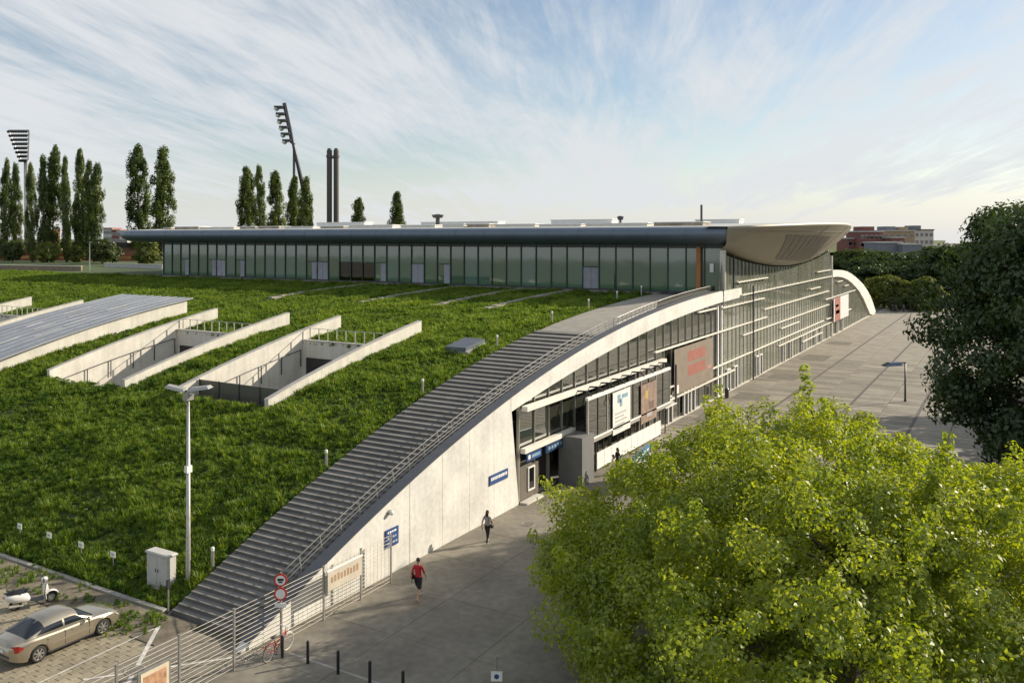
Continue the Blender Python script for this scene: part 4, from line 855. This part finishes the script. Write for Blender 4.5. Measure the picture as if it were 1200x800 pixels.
for (w, nm) in zip((18.85, 16.25, 13.6, 11.1), ('leftmost of four', 'second of four', 'third of four', 'next to the cabinet')):
    t = thing('parking_sign', 'small white plate on a stake in the grass edge, ' + nm, 'sign', (2.0, w, zd(2.0)), 0, 'white plates along the parking edge')
    MB().tube([(0, 0, -.2), (0, 0, .62)], .02, 6).build('stake', steel, t); boxo('plate', (-.03, -.19, .4), (-.012, .19, .68), brightw, t); boxo('print', (-.036, -.1, .5), (-.031, .1, .57), pr_g, t)
# black bollards
bm_ = MB().tube([(0, 0, -.1), (0, 0, .82), (0, 0, .85)], [.058, .058, .04], 12).mesh('post'); bm_.materials.append(black); bc_ = MB().torus((0, 0, .74), .06, .008, 'z', 12, 5).mesh('band'); bc_.materials.append(dsteel)
for (x, y), nm in zip([(.38, -1.6), (.55, -2.75), (.55, -4.25), (.55, -5.75), (.6, -7.2)], ('touching the red bicycle', 'first to the right of the bicycle', 'second to the right of the bicycle', 'third to the right of the bicycle', 'at the bottom edge of the picture')):
    t = thing('bollard', 'black steel bollard ' + nm, 'bollard', (x, y, 0), 0, 'black bollards across the plaza'); link('post', bm_, t); link('band', bc_, t)
tag(boxo('drain_channel', (.72, -1.5, -.02), (.84, -20, .004), M('kerb_stone')), kind='structure')

# fence
fn = thing('wire_fence', 'galvanised fence of horizontal wires between parking lot and plaza', 'fence', (0, -.75, 0))
fp = MB().box((-.035, -.035, -.1), (.035, .035, 2.25)).box((-.045, -.045, 2.25), (.045, .045, 2.28)).mesh('post'); fp.materials.append(steel)
fs_ = [8.0, 5.9, 3.55, 1.15, -1.2, -3.6, -6.0, -8.4, -10.8, -13.2]
for s in fs_: link('post', fp, fn, (s, 0, 0))
wirem = M('fence_wire', (.40, .37, .31), .6, .2, var=.1)
for k in range(14): MB().tube([(-13.2, 0, .1 + k * .163), (8.0, 0, .1 + k * .163)], .011, 5).build('rail', wirem, fn)
for s in np.arange(3.65, 8.0, .26): boxo('wire', (s - .004, -.014, .12), (s + .004, -.02, 2.18), steel, fn)
bn = thing('fence_banner', 'long cream banner with worn brown lettering hung on the fence', 'banner', (4.75, -.86, 1.6)); boxo('sheet', (-1.1, -.03, -.42), (1.05, 0, .38), M('banner_cream', (.56, .5, .4), .7, var=.1), bn)
boxo('top_bar', (-1.15, -.05, .385), (1.1, .02, .45), brightw, bn)
for k in range(9): boxo('print', (-.9 + k * .2, -.036, -.12), (-.78 + k * .2, -.0305, .12 + .03 * (k % 3)), M('print_tan', (.38, .25, .15), .7), bn)
p = gz(176, 812); sg = thing('poster_stand', 'framed poster with an orange picture on the fence at lower left', 'poster', (-4.75, -.92, 0))
boxo('frame', (-.62, -.06, .15), (.62, 0, 1.75), steel, sg); boxo('sheet', (-.54, -.075, .22), (.54, -.062, 1.68), M('poster_cream', (.6, .52, .38), .6), sg); boxo('print', (-.44, -.082, .75), (.44, -.0755, 1.55), M('poster_orange', (.42, .24, .14), .6, var=.35, scale=5), sg)
for k in range(4): boxo('print', (-.4, -.082, .3 + k * .1), (.25, -.0755, .34 + k * .1), pr_g, sg)
# traffic sign
ts = thing('traffic_sign', 'post with two round red-rimmed traffic signs beside the bicycle', 'traffic sign', (.75, -1.15, 0), math.atan2(RIGHT.y, RIGHT.x))
MB().tube([(0, 0, 0), (0, 0, 3.05)], .035, 8).build('post', steel, ts)
for z, nm in ((2.75, 'a'), (2.22, 'b')):
    d_ = MB().tube([(0, -.05, z), (0, -.07, z)], .26, 28).build('sign_disc', redm, ts); MB().tube([(0, -.0705, z), (0, -.076, z)], .19, 28).build('sign_face', brightw, d_)
    if nm == 'a': boxo('print', (-.12, -.081, z - .02), (.12, -.0765, z + .07), black, d_); boxo('print', (-.08, -.081, z - .1), (.08, -.0765, z - .04), black, d_)
boxo('sub_plate', (-.22, -.07, 1.7), (.22, -.05, 1.86), brightw, ts)
# wall signs and wall lamp
def wall_sign(x0, x1, z0, z1, label, rows_):
    t = thing('wall_sign', label, 'sign', (0, 0, 0)); boxo('plate', (x0, -.07, z0), (x1, -.02, z1), blue, t); boxo('rim', (x0 + .02, -.02, z0 + .02), (x1 - .02, -.001, z1 - .02), steel, t)
    for r_ in range(rows_):
        z = z1 - (z1 - z0) * (r_ + .75) / (rows_ + .3); x = x0 + .12
        while x < x1 - .2:
            l = random.uniform(.08, .2); boxo('print', (x, -.076, z), (min(x + l, x1 - .08), -.0705, z + (z1 - z0) * .32 / rows_), pr_g if r_ else brightw, t); x += l + .05
wall_sign(17.75, 19.75, 1.95, 2.5, 'long blue name sign on the concrete wall near the glass', 1); wall_sign(8.5, 9.45, 1.3, 2.15, 'small blue notice board on the concrete wall by the fence end', 3)
t = thing('wall_lamp', 'small round lamp on the concrete wall above the blue notice', 'lamp', (8.8, -.02, 2.95)); MB().tube([(0, 0.01, 0), (0, -.1, 0)], .12, 12).build('base', steel, t); MB().ball((0, -.14, -.02), .11, 12, 8).build('globe', brightw, t, True)
t = thing('entrance_sign', 'blue fascia sign over the window next to the entrance', 'sign', (0, 0, 0)); boxo('panel', (21.9, -.12, 2.35), (23.8, -.04, 2.85), blue, t); MB().tube([(22.2, -.121, 2.6), (22.2, -.128, 2.6)], .15, 14).build('print', brightw, t); boxo('print', (22.5, -.127, 2.5), (23.6, -.1205, 2.68), pr_b, t)
t = thing('entrance_sign', 'dark blue fascia sign over the recessed entrance door', 'sign', (0, 0, 0)); boxo('panel', (24.0, -.32, 2.45), (26.9, -.2, 2.95), M('sign_dark_blue', (.02, .05, .12), .4), t)
for k in range(6): boxo('print', (24.3 + k * .4, -.327, 2.6), (24.55 + k * .4, -.3205, 2.8), pr_b, t)
# blue and white board on the plaza
p = gz(752, 566); t = thing('promotion_board', 'white board with a blue header standing on the plaza before the entrance', 'board', (p.x, p.y, 0), .12)
boxo('panel', (-2.1, -.04, .25), (2.1, .04, 1.6), brightw, t); boxo('header', (-2.1, -.05, 1.602), (2.1, .05, 2.15), cyan, t)
for x in (-1.6, 1.6): boxo('foot', (x - .05, -.45, 0), (x + .05, .45, .08), dsteel, t); boxo('leg', (x - .04, -.035, .082), (x + .04, .035, .248), dsteel, t)
for k in range(5): boxo('print', (-1.7 + k * .7, -.057, 1.8), (-1.2 + k * .7, -.0505, 1.95), brightw, t)
p = gz(582, 806); t = thing('small_sign_post', 'small white sign on a thin post at the bottom edge of the plaza', 'sign', (p.x, p.y, 0), math.atan2(RIGHT.y, RIGHT.x)); MB().tube([(0, 0, 0), (0, 0, 1.15)], .03, 8).build('post', steel, t); boxo('plate', (-.2, -.06, .28), (.2, -.035, .62), brightw, t); MB().tube([(0, -.061, .45), (0, -.066, .45)], .09, 14).build('print', blue, t)
p = gz(849, 466); t = thing('rubbish_bin', 'slim dark litter bin standing at the foot of the glass front', 'bin', (p.x, -.9, 0)); MB().tube([(0, 0, .05), (0, 0, .9), (0, 0, 1.0)], [.2, .22, .15], 12).build('body', dsteel, t); MB().tube([(0, 0, 0), (0, 0, .05)], .14, 10).build('foot', steel, t)
# ------------------------------------------------------------------ car
paint = M('champagne_paint', (.44, .39, .30), .26, .75, var=.03, coat=.6)
carglass = M('car_glass', (.012, .016, .022), .06, 0, var=.05, spec=.8)
def car(loc, rz):
    t = thing('parked_car', 'silver-beige four-door sedan parked on the pavers', 'car', loc, rz); AX = (-1.3, 1.32)
    def ip(x, xs, ys): return float(np.interp(x, xs, ys))
    def sm(x, xs, ys): return float(sum(ip(x + d, xs, ys) for d in (-.09, -.045, 0, .045, .09)) / 5)
    def hw(x): return .885 * (1 - .30 * max(0, (abs(x + .03) - 1.3) / .95) ** 2.6)
    def belt(x): return sm(x, [-2.3, -2.2, -1.6, -.6, .6, 1.0, 1.6, 2.05, 2.2, 2.26], [.80, .93, .985, .93, .90, .885, .82, .70, .58, .48])
    def bot(x): return sm(x, [-2.3, -2.15, -1.8, 1.8, 2.1, 2.26], [.42, .30, .20, .20, .24, .34])
    def arch(x):
        z = 0
        for c in AX:
            if abs(x - c) < .365: z = max(z, .31 + math.sqrt(.365 ** 2 - (x - c) ** 2))
        return z
    xs = sorted(set(list(np.linspace(-2.28, 2.24, 56).round(3)) + [round(c + d, 3) for c in AX for d in (-.364, -.35, -.3, .3, .35, .364)])); half = 9; rings = []
    for x in xs:
        h, zb, zt_, za = hw(x), bot(x), belt(x), arch(x); cr = .035
        R_ = [(0, zb), (h * .62, zb), (h * .62, max(zb, za)), (h * .95, max(zb, za)), (h * .985, max(zb + .1, za)), (h, max(zb + (zt_ - zb) * .45, za + .01)), (h * .985, zt_ - (zt_ - zb) * .22), (h * .955, zt_ - .045), (h * .88, zt_ - .005), (h * .5, zt_ + cr * .8), (0, zt_ + cr)]
        rings.append([(x, y, z) for y, z in R_] + [(x, -y, z) for y, z in R_[-2:0:-1]])
    nr = len(rings[0]); m_ = MB(); V = [v for r in rings for v in r]
    m_.add(V, [(i * nr + k, (i + 1) * nr + k, (i + 1) * nr + (k + 1) % nr, i * nr + (k + 1) % nr) for i in range(len(xs) - 1) for k in range(nr)] + [tuple(range(nr)), tuple(range((len(xs) - 1) * nr, len(xs) * nr))])
    body = m_.build('body', paint, t, True, 50)
    def zr(x): return sm(x, [-1.78, -1.5, -1.08, -.75, -.3, .05, .3, .62, 1.04], [.96, 1.12, 1.335, 1.405, 1.435, 1.425, 1.37, 1.17, .88])
    def cab(x, a, off=0.):
        b = belt(x) - .01; H = max(zr(x) - b, .005); c, s = math.cos(a), math.sin(a); wtop = .80
        y = (wtop - .0) * math.copysign(abs(c) ** .42, c) * (1 - .24 * abs(s) ** 1.0); z = b + H * abs(s) ** .62
        return Vector((x, y * (1 + off), z + off * .6))
    m_ = MB(); m_.grid(lambda u, v: cab(-1.78 + 2.82 * u, .0 + math.pi * v), 40, 28); m_.build('cabin', paint, t, True)
    def glass_patch(name, fx0, fx1, a0, a1, nu=12, nv=8, off=.008):
        m_ = MB(); m_.grid(lambda u, v: (lambda a: cab(fx0(v) + (fx1(v) - fx0(v)) * u, a, off))(a0 + (a1 - a0) * v), nu, nv); return m_.build(name, carglass, t, True)
    R_ = math.radians
    glass_patch('windscreen', lambda v: .33, lambda v: .97, R_(20), R_(160)); glass_patch('rear_window', lambda v: -1.70, lambda v: -1.02, R_(20), R_(160))
    for sgn in (0, 1):
        A = (lambda d: R_(d)) if not sgn else (lambda d: R_(180 - d))
        glass_patch('side_window', lambda v: -.24, lambda v: .66 - .45 * v, A(2), A(25)); glass_patch('side_window', lambda v: -1.38 + .34 * v, lambda v: -.32, A(2), A(24))
        s_ = 1 if not sgn else -1
        for x in (.2, -.75): boxo('door_handle', (x - .22, s_ * .872, .74), (x - .06, s_ * .905, .78), paint, t)
        for x in (-1.12 + .0, -.28, .72): boxo('door_gap', (x - .003, s_ * .868, .32), (x + .003, s_ * .8875, .84), dsteel, t) if x > -1 else None
        MB().ball((.62, s_ * .97, .95), (.07, .11, .075), 10, 7).build('mirror', paint, t, True)
        boxo('sill_trim', (-.9, s_ * .84, .215), (.92, s_ * .885, .27), dsteel, t); boxo('side_moulding', (-.85, s_ * .872, .5), (.85, s_ * .893, .545), paint, t)
        MB().add([(-2.26, s_ * .58, .66), (-2.05, s_ * .80, .64), (-1.86, s_ * .875, .76), (-2.02, s_ * .815, .88), (-2.22, s_ * .62, .90)], [(0, 1, 2, 3, 4)]).build('tail_light', M('tail_red', (.45, .02, .015), .15, spec=.7), t)
        MB().add([(2.25, s_ * .40, .50), (2.13, s_ * .70, .50), (1.93, s_ * .81, .60), (1.88, s_ * .78, .70), (2.10, s_ * .55, .665), (2.2, s_ * .42, .60)], [(0, 1, 2, 3, 4, 5)]).build('headlight', M('lamp_clear', (.55, .55, .55), .1, .3), t)
        for x in AX:
            w_ = thing_part('wheel', t, (x, s_ * .77, .31)); m_ = MB(); m_.torus((0, 0, 0), .245, .075, 'y', 28, 8); ty = m_.build('tyre', rubber, w_, True); ty.scale = (1, 1.25, 1)
            r_ = MB(); r_.torus((0, s_ * .06, 0), .205, .018, 'y', 24, 6)
            for k in range(7):
                a = 2 * math.pi * k / 7; c, s2 = math.cos(a), math.sin(a); q = Vector((-s2, 0, c)) * .035
                r_.add([Vector((c * .04, s_ * .085, s2 * .04)) - q * .7, Vector((c * .205, s_ * .07, s2 * .205)) - q, Vector((c * .205, s_ * .07, s2 * .205)) + q, Vector((c * .04, s_ * .085, s2 * .04)) + q * .7], [(0, 1, 2, 3)])
            r_.tube([(0, s_ * .04, 0), (0, s_ * .095, 0)], .05, 12); r_.build('rim', M('alloy', (.5, .49, .47), .3, .8), w_); MB().tube([(0, s_ * .0, 0), (0, s_ * .03, 0)], .21, 20).build('brake_disc', dsteel, w_)
    boxo('number_plate', (-2.31, -.26, .62), (-2.29, .26, .73), brightw, t); boxo('bumper_trim', (-2.30, -.6, .50), (-2.255, .6, .54), dsteel, t); boxo('grille', (2.22, -.32, .42), (2.262, .32, .50), dsteel, t)
    MB().box((-1.9, -.5, .22), (1.9, .5, .3)).build('underside', black, t)
    return t
def thing_part(name, parent, loc):
    o = bpy.data.objects.new(name, None); COL.objects.link(o); o.parent = parent; o.location = loc; o.empty_display_size = .1; return o
car((-3.25, 6.86, .0), 0.0)
# ------------------------------------------------------------------ scooter
def scooter(loc, rz):
    t = thing('motor_scooter', 'white motor scooter with a black seat parked behind the car', 'scooter', loc, rz); wp = M('scooter_white', (.74, .73, .69), .25, 0, var=.03, coat=.5)
    for x, r_ in ((-.6, .22), (.64, .22)):
        w_ = thing_part('wheel', t, (x, 0, .22)); MB().torus((0, 0, 0), .17, .055, 'y', 24, 8).build('tyre', rubber, w_, True); m_ = MB(); m_.tube([(0, -.03, 0), (0, .03, 0)], .115, 16); m_.build('rim', alum, w_)
    def lp(name, secs, mat, n=14):   # loft of ellipses (x, zc, hy, hz)
        m_ = MB(); V = []
        for x, zc, hy, hz in secs: V += [(x, hy * math.copysign(abs(math.cos(a)) ** .8, math.cos(a)), zc + hz * math.copysign(abs(math.sin(a)) ** .8, math.sin(a))) for a in [2 * math.pi * k / n for k in range(n)]]
        m_.add(V, [(i * n + k, (i + 1) * n + k, (i + 1) * n + (k + 1) % n, i * n + (k + 1) % n) for i in range(len(secs) - 1) for k in range(n)] + [tuple(range(n)), tuple(range((len(secs) - 1) * n, len(secs) * n))]); return m_.build(name, mat, t, True, 60)
    lp('rear_body', [(-.98, .58, .05, .05), (-.9, .54, .15, .12), (-.65, .49, .20, .19), (-.4, .46, .19, .19), (-.2, .42, .15, .17), (-.1, .36, .10, .10)], wp)
    lp('seat', [(-.92, .70, .08, .02), (-.8, .72, .15, .05), (-.5, .70, .16, .055), (-.25, .70, .13, .05), (-.12, .66, .08, .03)], black)
    lp('floorboard', [(-.2, .27, .15, .05), (0, .25, .18, .035), (.3, .25, .18, .035), (.42, .28, .14, .05)], M('scooter_grey', (.1, .1, .1), .6))
    m_ = MB(); m_.grid(lambda u, v: (.36 + .14 * u ** 2 - .02 * math.cos((v - .5) * 3) + .12 * (1 - u) * (1 - u) * 0 + (.02 if u < .2 else 0) - .10 * u, (v - .5) * (.56 - .22 * u), .26 + .62 * u), 8, 8); m_.grid(lambda u, v: (.40 + .14 * u ** 2 + .06 * math.cos((v - .5) * 3) - .10 * u, (v - .5) * (.56 - .22 * u), .26 + .62 * u), 8, 8); m_.build('leg_shield', wp, t, True)
    lp('front_cover', [(.36, .62, .05, .22), (.46, .60, .07, .24), (.52, .50, .05, .16)], wp)
    m_ = MB(); m_.grid(lambda u, v: (.64 + .27 * math.cos(math.pi * (.05 + .75 * u)), (v - .5) * .2 * (1 - .3 * abs(u - .5)), .24 + .27 * math.sin(math.pi * (.05 + .75 * u)) - .05 * abs(v - .5)), 10, 4); m_.build('mudguard', wp, t, True)
    lp('headset', [(.28, .96, .06, .06), (.36, .97, .12, .08), (.47, .96, .09, .08)], wp); MB().ball((.48, 0, .96), (.03, .075, .075), 10, 7).build('headlight', M('lamp_clear', (.55, .55, .55), .1, .3), t, True)
    MB().tube([(.30, -.34, 1.0), (.34, -.1, .99), (.34, .1, .99), (.30, .34, 1.0)], .03, 6).build('handlebar', dsteel, t); MB().tube([(.44, 0, .7), (.55, .0, .45), (.62, .09, .22)], .035, 6).build('fork', alum, t)
    for s_ in (-1, 1): m_ = MB(); m_.tube([(.33, s_ * .2, 1.0), (.28, s_ * .3, 1.2)], .008, 5); m_.ball((.27, s_ * .31, 1.23), (.02, .06, .05), 8, 6); m_.build('mirror', dsteel, t)
    MB().tube([(-.35, -.16, .2), (-.85, -.2, .27)], [.03, .055], 8).build('exhaust', alum, t); boxo('tail_light', (-1.0, -.05, .55), (-.96, .05, .62), redm, t); boxo('number_plate', (-1.02, -.09, .36), (-1.0, .09, .5), brightw, t); MB().tube([(-.1, .08, .24), (-.15, .22, .01)], .015, 5).build('side_stand', dsteel, t)
    t.rotation_euler.x = .08; t.scale = (1.12, 1.12, 1.15)
p1, p2 = gz(22, 714), gz(55, 706); scooter(((p1.x + p2.x) / 2, (p1.y + p2.y) / 2, 0), math.atan2(p2.y - p1.y, p2.x - p1.x))
# ------------------------------------------------------------------ bicycle
def bicycle(loc, rz, lean):
    t = thing('bicycle', 'red and white bicycle leaning on the traffic sign post', 'bicycle', loc, rz); t.rotation_euler.x = lean; R0 = .34; rw = M('rim_silver', (.6, .59, .56), .35, .6)
    for x in (-.53, .55):
        w_ = thing_part('wheel', t, (x, 0, R0)); MB().torus((0, 0, 0), R0 - .02, .02, 'y', 32, 7).build('tyre', M('tyre_grey', (.10, .095, .09), .8) if x < 0 else M('tyre_cream', (.55, .5, .4), .7), w_, True); MB().torus((0, 0, 0), R0 - .045, .014, 'y', 32, 6).build('rim', rw, w_)
        sp = MB()
        for k in range(14): a = 2 * math.pi * k / 14; sp.tube([(0, .02 * (-1) ** k, 0), ((R0 - .045) * math.cos(a), 0, (R0 - .045) * math.sin(a))], .0025, 3, cap=False)
        sp.tube([(0, -.05, 0), (0, .05, 0)], .02, 8); sp.build('spokes', rw, w_)
        m_ = MB(); m_.grid(lambda u, v: (x + .375 * math.cos(math.pi * (.15 + .65 * u) if x < 0 else math.pi * (.2 + .6 * u)), (v - .5) * .06, R0 + .375 * math.sin(math.pi * (.15 + .65 * u) if x < 0 else math.pi * (.2 + .6 * u))), 12, 2); m_.build('mudguard', redm if x < 0 else brightw, t, True)
    BB, ST, HT, HB = (-.1, 0, .3), (-.28, 0, .78), (.36, 0, .86), (.40, 0, .68)
    f = MB(); f.tube([BB, ST], .018, 7); f.tube([BB, HB], .022, 7); f.tube([(-.18, 0, .52), HT], .019, 7); f.tube([HT, HB], .022, 7)
    for y in (-.06, .06): f.tube([BB, (-.53, y, R0)], .011, 6); f.tube([(-.25, 0, .72), (-.53, y, R0)], .009, 6)
    f.build('frame', redm, t, True)
    fk = MB()
    for y in (-.05, .05): fk.tube([HB, (.44, y, .6), (.55, y, R0)], .012, 6)
    fk.build('fork', brightw, t, True); MB().tube([HT, (.33, 0, 1.0)], .014, 6).build('stem', steel, t); MB().tube([(.12, -.28, 1.02), (.3, -.2, 1.05), (.35, 0, 1.0), (.3, .2, 1.05), (.12, .28, 1.02)], .013, 6).build('handlebar', brightw, t, True)
    MB().tube([ST, (-.31, 0, .9)], .013, 6).build('seat_post', steel, t); sd_ = MB(); sd_.grid(lambda u, v: (-.46 + .28 * u, (v - .5) * (.17 - .12 * u), .92 + .03 * math.sin(math.pi * v) - .01 * u), 6, 6); sd_.grid(lambda u, v: (-.46 + .28 * u, (v - .5) * (.17 - .12 * u), .88), 6, 6); sd_.build('saddle', black, t, True)
    c = MB(); c.torus((-.1, -.05, .3), .085, .008, 'y', 18, 5)
    for a in (.6, .6 + math.pi): c.tube([(-.1, -.06, .3), (-.1 + .17 * math.cos(a), -.08, .3 + .17 * math.sin(a))], .01, 5); c.box((-.1 + .17 * math.cos(a) - .04, -.15, .3 + .17 * math.sin(a) - .012), (-.1 + .17 * math.cos(a) + .04, -.07, .3 + .17 * math.sin(a) + .012))
    c.build('crank', dsteel, t); rk = MB()
    for y in (-.05, 0, .05): rk.tube([(-.34, y, .74), (-.8, y, .74)], .006, 5)
    for y in (-.06, .06): rk.tube([(-.7, y, .74), (-.53, y, R0)], .006, 5)
    rk.build('rack', dsteel, t)
a, b = gz(318, 776), gz(337, 762); bicycle(((a.x + b.x) / 2, (a.y + b.y) / 2 + .1, 0), math.atan2(b.y - a.y, b.x - a.x) * .6, .10)
# ------------------------------------------------------------------ people
def skin(name, V, E, Rr):
    me = bpy.data.meshes.new(name); me.from_pydata(V, E, []); o = bpy.data.objects.new(name, me); COL.objects.link(o)
    sk = o.modifiers.new('skin', 'SKIN'); sk.use_smooth_shade = True
    if not me.skin_vertices: 
        bm = bmesh.new(); bm.from_mesh(me); bm.verts.layers.skin.verify(); bm.to_mesh(me); bm.free()
    for i, d in enumerate(me.skin_vertices[0].data): r = Rr[i]; d.radius = (r, r) if not isinstance(r, tuple) else r; d.use_root = (i == 0)
    o.modifiers.new('sub', 'SUBSURF').levels = 2
    dg = bpy.context.evaluated_depsgraph_get(); em = bpy.data.meshes.new_from_object(o.evaluated_get(dg)); bpy.data.objects.remove(o); return em
def person(loc, rz, label, top, bottom, shoe, hairm, h=1.75, stride=.32, long_hair=False, shorts=True, sleeves=.3, bag=None, skirt=False, arm=.25, wide=1.):
    t = thing('person', label, 'person', loc, rz); skm = M('skin', (.42, .24, .16), .6, var=.05); S = h / 1.75
    V = []; E = []; Rr = []
    def v(p, r, par=None):
        V.append((p[0] * S, p[1] * S * wide, p[2] * S)); Rr.append(tuple(x * S for x in r) if isinstance(r, tuple) else r * S)
        if par is not None: E.append((par, len(V) - 1))
        return len(V) - 1
    pel = v((0, 0, .96), (.135, .115)); wst = v((.01, 0, 1.10), (.125, .10), pel); ch = v((.015, 0, 1.28), (.15, .115), wst); up = v((0, 0, 1.42), (.11, .085), ch); nk = v((.01, 0, 1.51), .052, up); hd = v((.03, 0, 1.59), (.072, .075), nk); h2 = v((.035, 0, 1.68), (.078, .088), hd); v((.02, 0, 1.745), (.05, .055), h2); v((.125, 0, 1.615), .016, hd)
    for s_ in (-1, 1):
        hp = v((0, s_ * .095, .90), .092, pel); st_ = stride * s_
        kx = st_ * .55 + .06; kn = v((kx, s_ * .10, .50), .06, hp); ax = st_ - (.06 if s_ < 0 else 0); az = .085 if s_ > 0 else .13
        an = v((ax, s_ * .10, az), .042, kn); v((ax + .17, s_ * .115, .035 if s_ > 0 else .03), (.04, .032), an); v((ax - .05, s_ * .10, .045 if s_ > 0 else .12), (.036, .04), an)
        sh = v((-.005, s_ * .175, 1.40), .062, up); el = v((-s_ * arm * .5 - .03, s_ * .235, 1.13), .042, sh); wx, wz = -s_ * arm + .06, .91 + .05 * arm
        wr = v((wx, s_ * .235, wz), .027, el); pm_h = v((wx + .02, s_ * .232, wz - .07), (.018, .034), wr)
        for k, (dx, ln) in enumerate(((-.032, .07), (-.011, .082), (.011, .078), (.032, .06))):
            f1 = v((wx + .025 + dx, s_ * .228, wz - .12), .010, pm_h); f2 = v((wx + .032 + dx, s_ * .218, wz - .12 - ln * .55), .009, f1); v((wx + .038 + dx, s_ * .202, wz - .12 - ln), .007, f2)
        th = v((wx + .062, s_ * .222, wz - .075), .011, pm_h); v((wx + .08, s_ * .212, wz - .12), .009, th)
    me = skin('body', V, E, Rr)
    for m_ in (skm, top, bottom, shoe): me.materials.append(m_)
    mi = []
    for p in me.polygons:
        c = p.center / S; side = abs(c.y / wide); k = 0
        if c.z < .10 or (c.z < .17 and c.x < 0 and False): k = 3
        elif c.z < (.98): k = 2 if (c.z > (.53 if shorts else .13) and side < .215) else 0
        else: k = 1
        if c.z >= .98 and side > .19 and c.z < 1.40 - sleeves: k = 0
        if c.z > 1.475 and side < .12: k = 0
        if c.z < .98 and side >= .2: k = 0
        mi.append(k)
    me.polygons.foreach_set('material_index', mi); me.polygons.foreach_set('use_smooth', [True] * len(mi)); link('body', me, t)
    hm = MB(); hm.ball((.012 * S, 0, 1.695 * S), (.098 * S, .092 * S, .085 * S), 14, 8)
    if long_hair: hm.ball((-.055 * S, 0, 1.56 * S), (.065 * S, .095 * S, .17 * S), 12, 8)
    hm.build('hair', hairm, t, True)
    for s_ in (-1, 1): MB().ball((.10 * S, s_ * .032 * S, 1.645 * S), .011 * S, 6, 5).build('eye', black, t, True); MB().ball((.03 * S, s_ * .083 * S, 1.62 * S), (.02 * S, .01 * S, .032 * S), 6, 5).build('ear', skm, t, True)
    if skirt: m_ = MB(); m_.tube([(0, 0, .56 * S), (0, 0, .75 * S), (0, 0, 1.0 * S)], [.2 * S, .185 * S, .125 * S], 16, cap=False); m_.build('skirt', bottom, t, True)
    else:
        if shorts:
            for s_ in (-1, 1): MB().tube([(0, s_ * .095 * S, .95 * S), (stride * s_ * .3 + .03, s_ * .10 * S, .70 * S), (stride * s_ * .52 + .05, s_ * .10 * S, .53 * S)], [.105 * S, .105 * S, .10 * S], 12, cap=False).build('shorts_leg', bottom, t, True)
    if bag: 
        b_ = thing_part('shoulder_bag', t, (bag[0] * S, bag[1] * S, bag[2] * S)); MB().ball((0, 0, 0), (.16, .08, .14), 12, 8).build('pouch', black, b_, True); MB().tube([(0, 0, .1), (-bag[0] * .7, -bag[1] * .8, .35), (-bag[0], -bag[1] * 1.6, .52)], .015, 5).build('strap', black, b_)
    return t
dark = M('cloth_dark', (.018, .018, .022), .9); gtop = M('cloth_grey', (.30, .29, .28), .9, var=.15, scale=20); hr = M('hair_dark', (.022, .015, .01), .6); shoew = M('shoe_white', (.6, .58, .55), .7); redc = M('cloth_red', (.5, .022, .03), .85); navy = M('cloth_navy', (.03, .04, .09), .9); jean = M('cloth_jeans', (.08, .11, .19), .9); crm = M('cloth_cream', (.5, .45, .38), .9)
p = gz(490, 702); person((p.x, p.y, 0), .25, 'person in red T-shirt and dark shorts walking past the concrete wall', redc, dark, shoew, hr, 1.82, .33, bag=(-.05, .24, .98))
p = gz(571, 636); person((p.x, p.y, 0), .15, 'person with long dark hair and grey top walking toward the entrance', gtop, dark, shoew, hr, 1.70, .24, True, False, .1, bag=(.05, -.25, .95))
p = gz(672, 556); person((p.x, p.y - 2.9, 0), -1.4, 'person in a pale top standing left of a pair at the entrance', crm, jean, shoew, hr, 1.72, .06, False, False, .3, arm=.08)
p = gz(681, 553); person((p.x + .9, p.y - 2.3, 0), 2.6, 'person all in black standing right of the pair at the entrance', dark, dark, shoew, hr, 1.75, .06, True, False, .6, arm=.08)
p = gz(952, 500); person((p.x, p.y, 0), .5, 'dark-clothed person on the plaza just above the yellow-green tree', navy, dark, dark, hr, 1.72, .25, False, False, .6)
for i, (px, py, tp, lab) in enumerate([(1046, 366, dark, 'left walker of a close pair at the far end of the plaza'), (1050, 367, navy, 'right walker of a close pair at the far end of the plaza'), (1059, 366, jean, 'lone walker in blue at the far end of the plaza'), (1071, 362, dark, 'walker beside the dark tree at the far end of the plaza')]):
    p = gz(px, py); person((p.x, p.y, 0), 1 + i, 'dark-clothed person, ' + lab, tp, dark, dark, hr, 1.75, .25, False, False, .6)
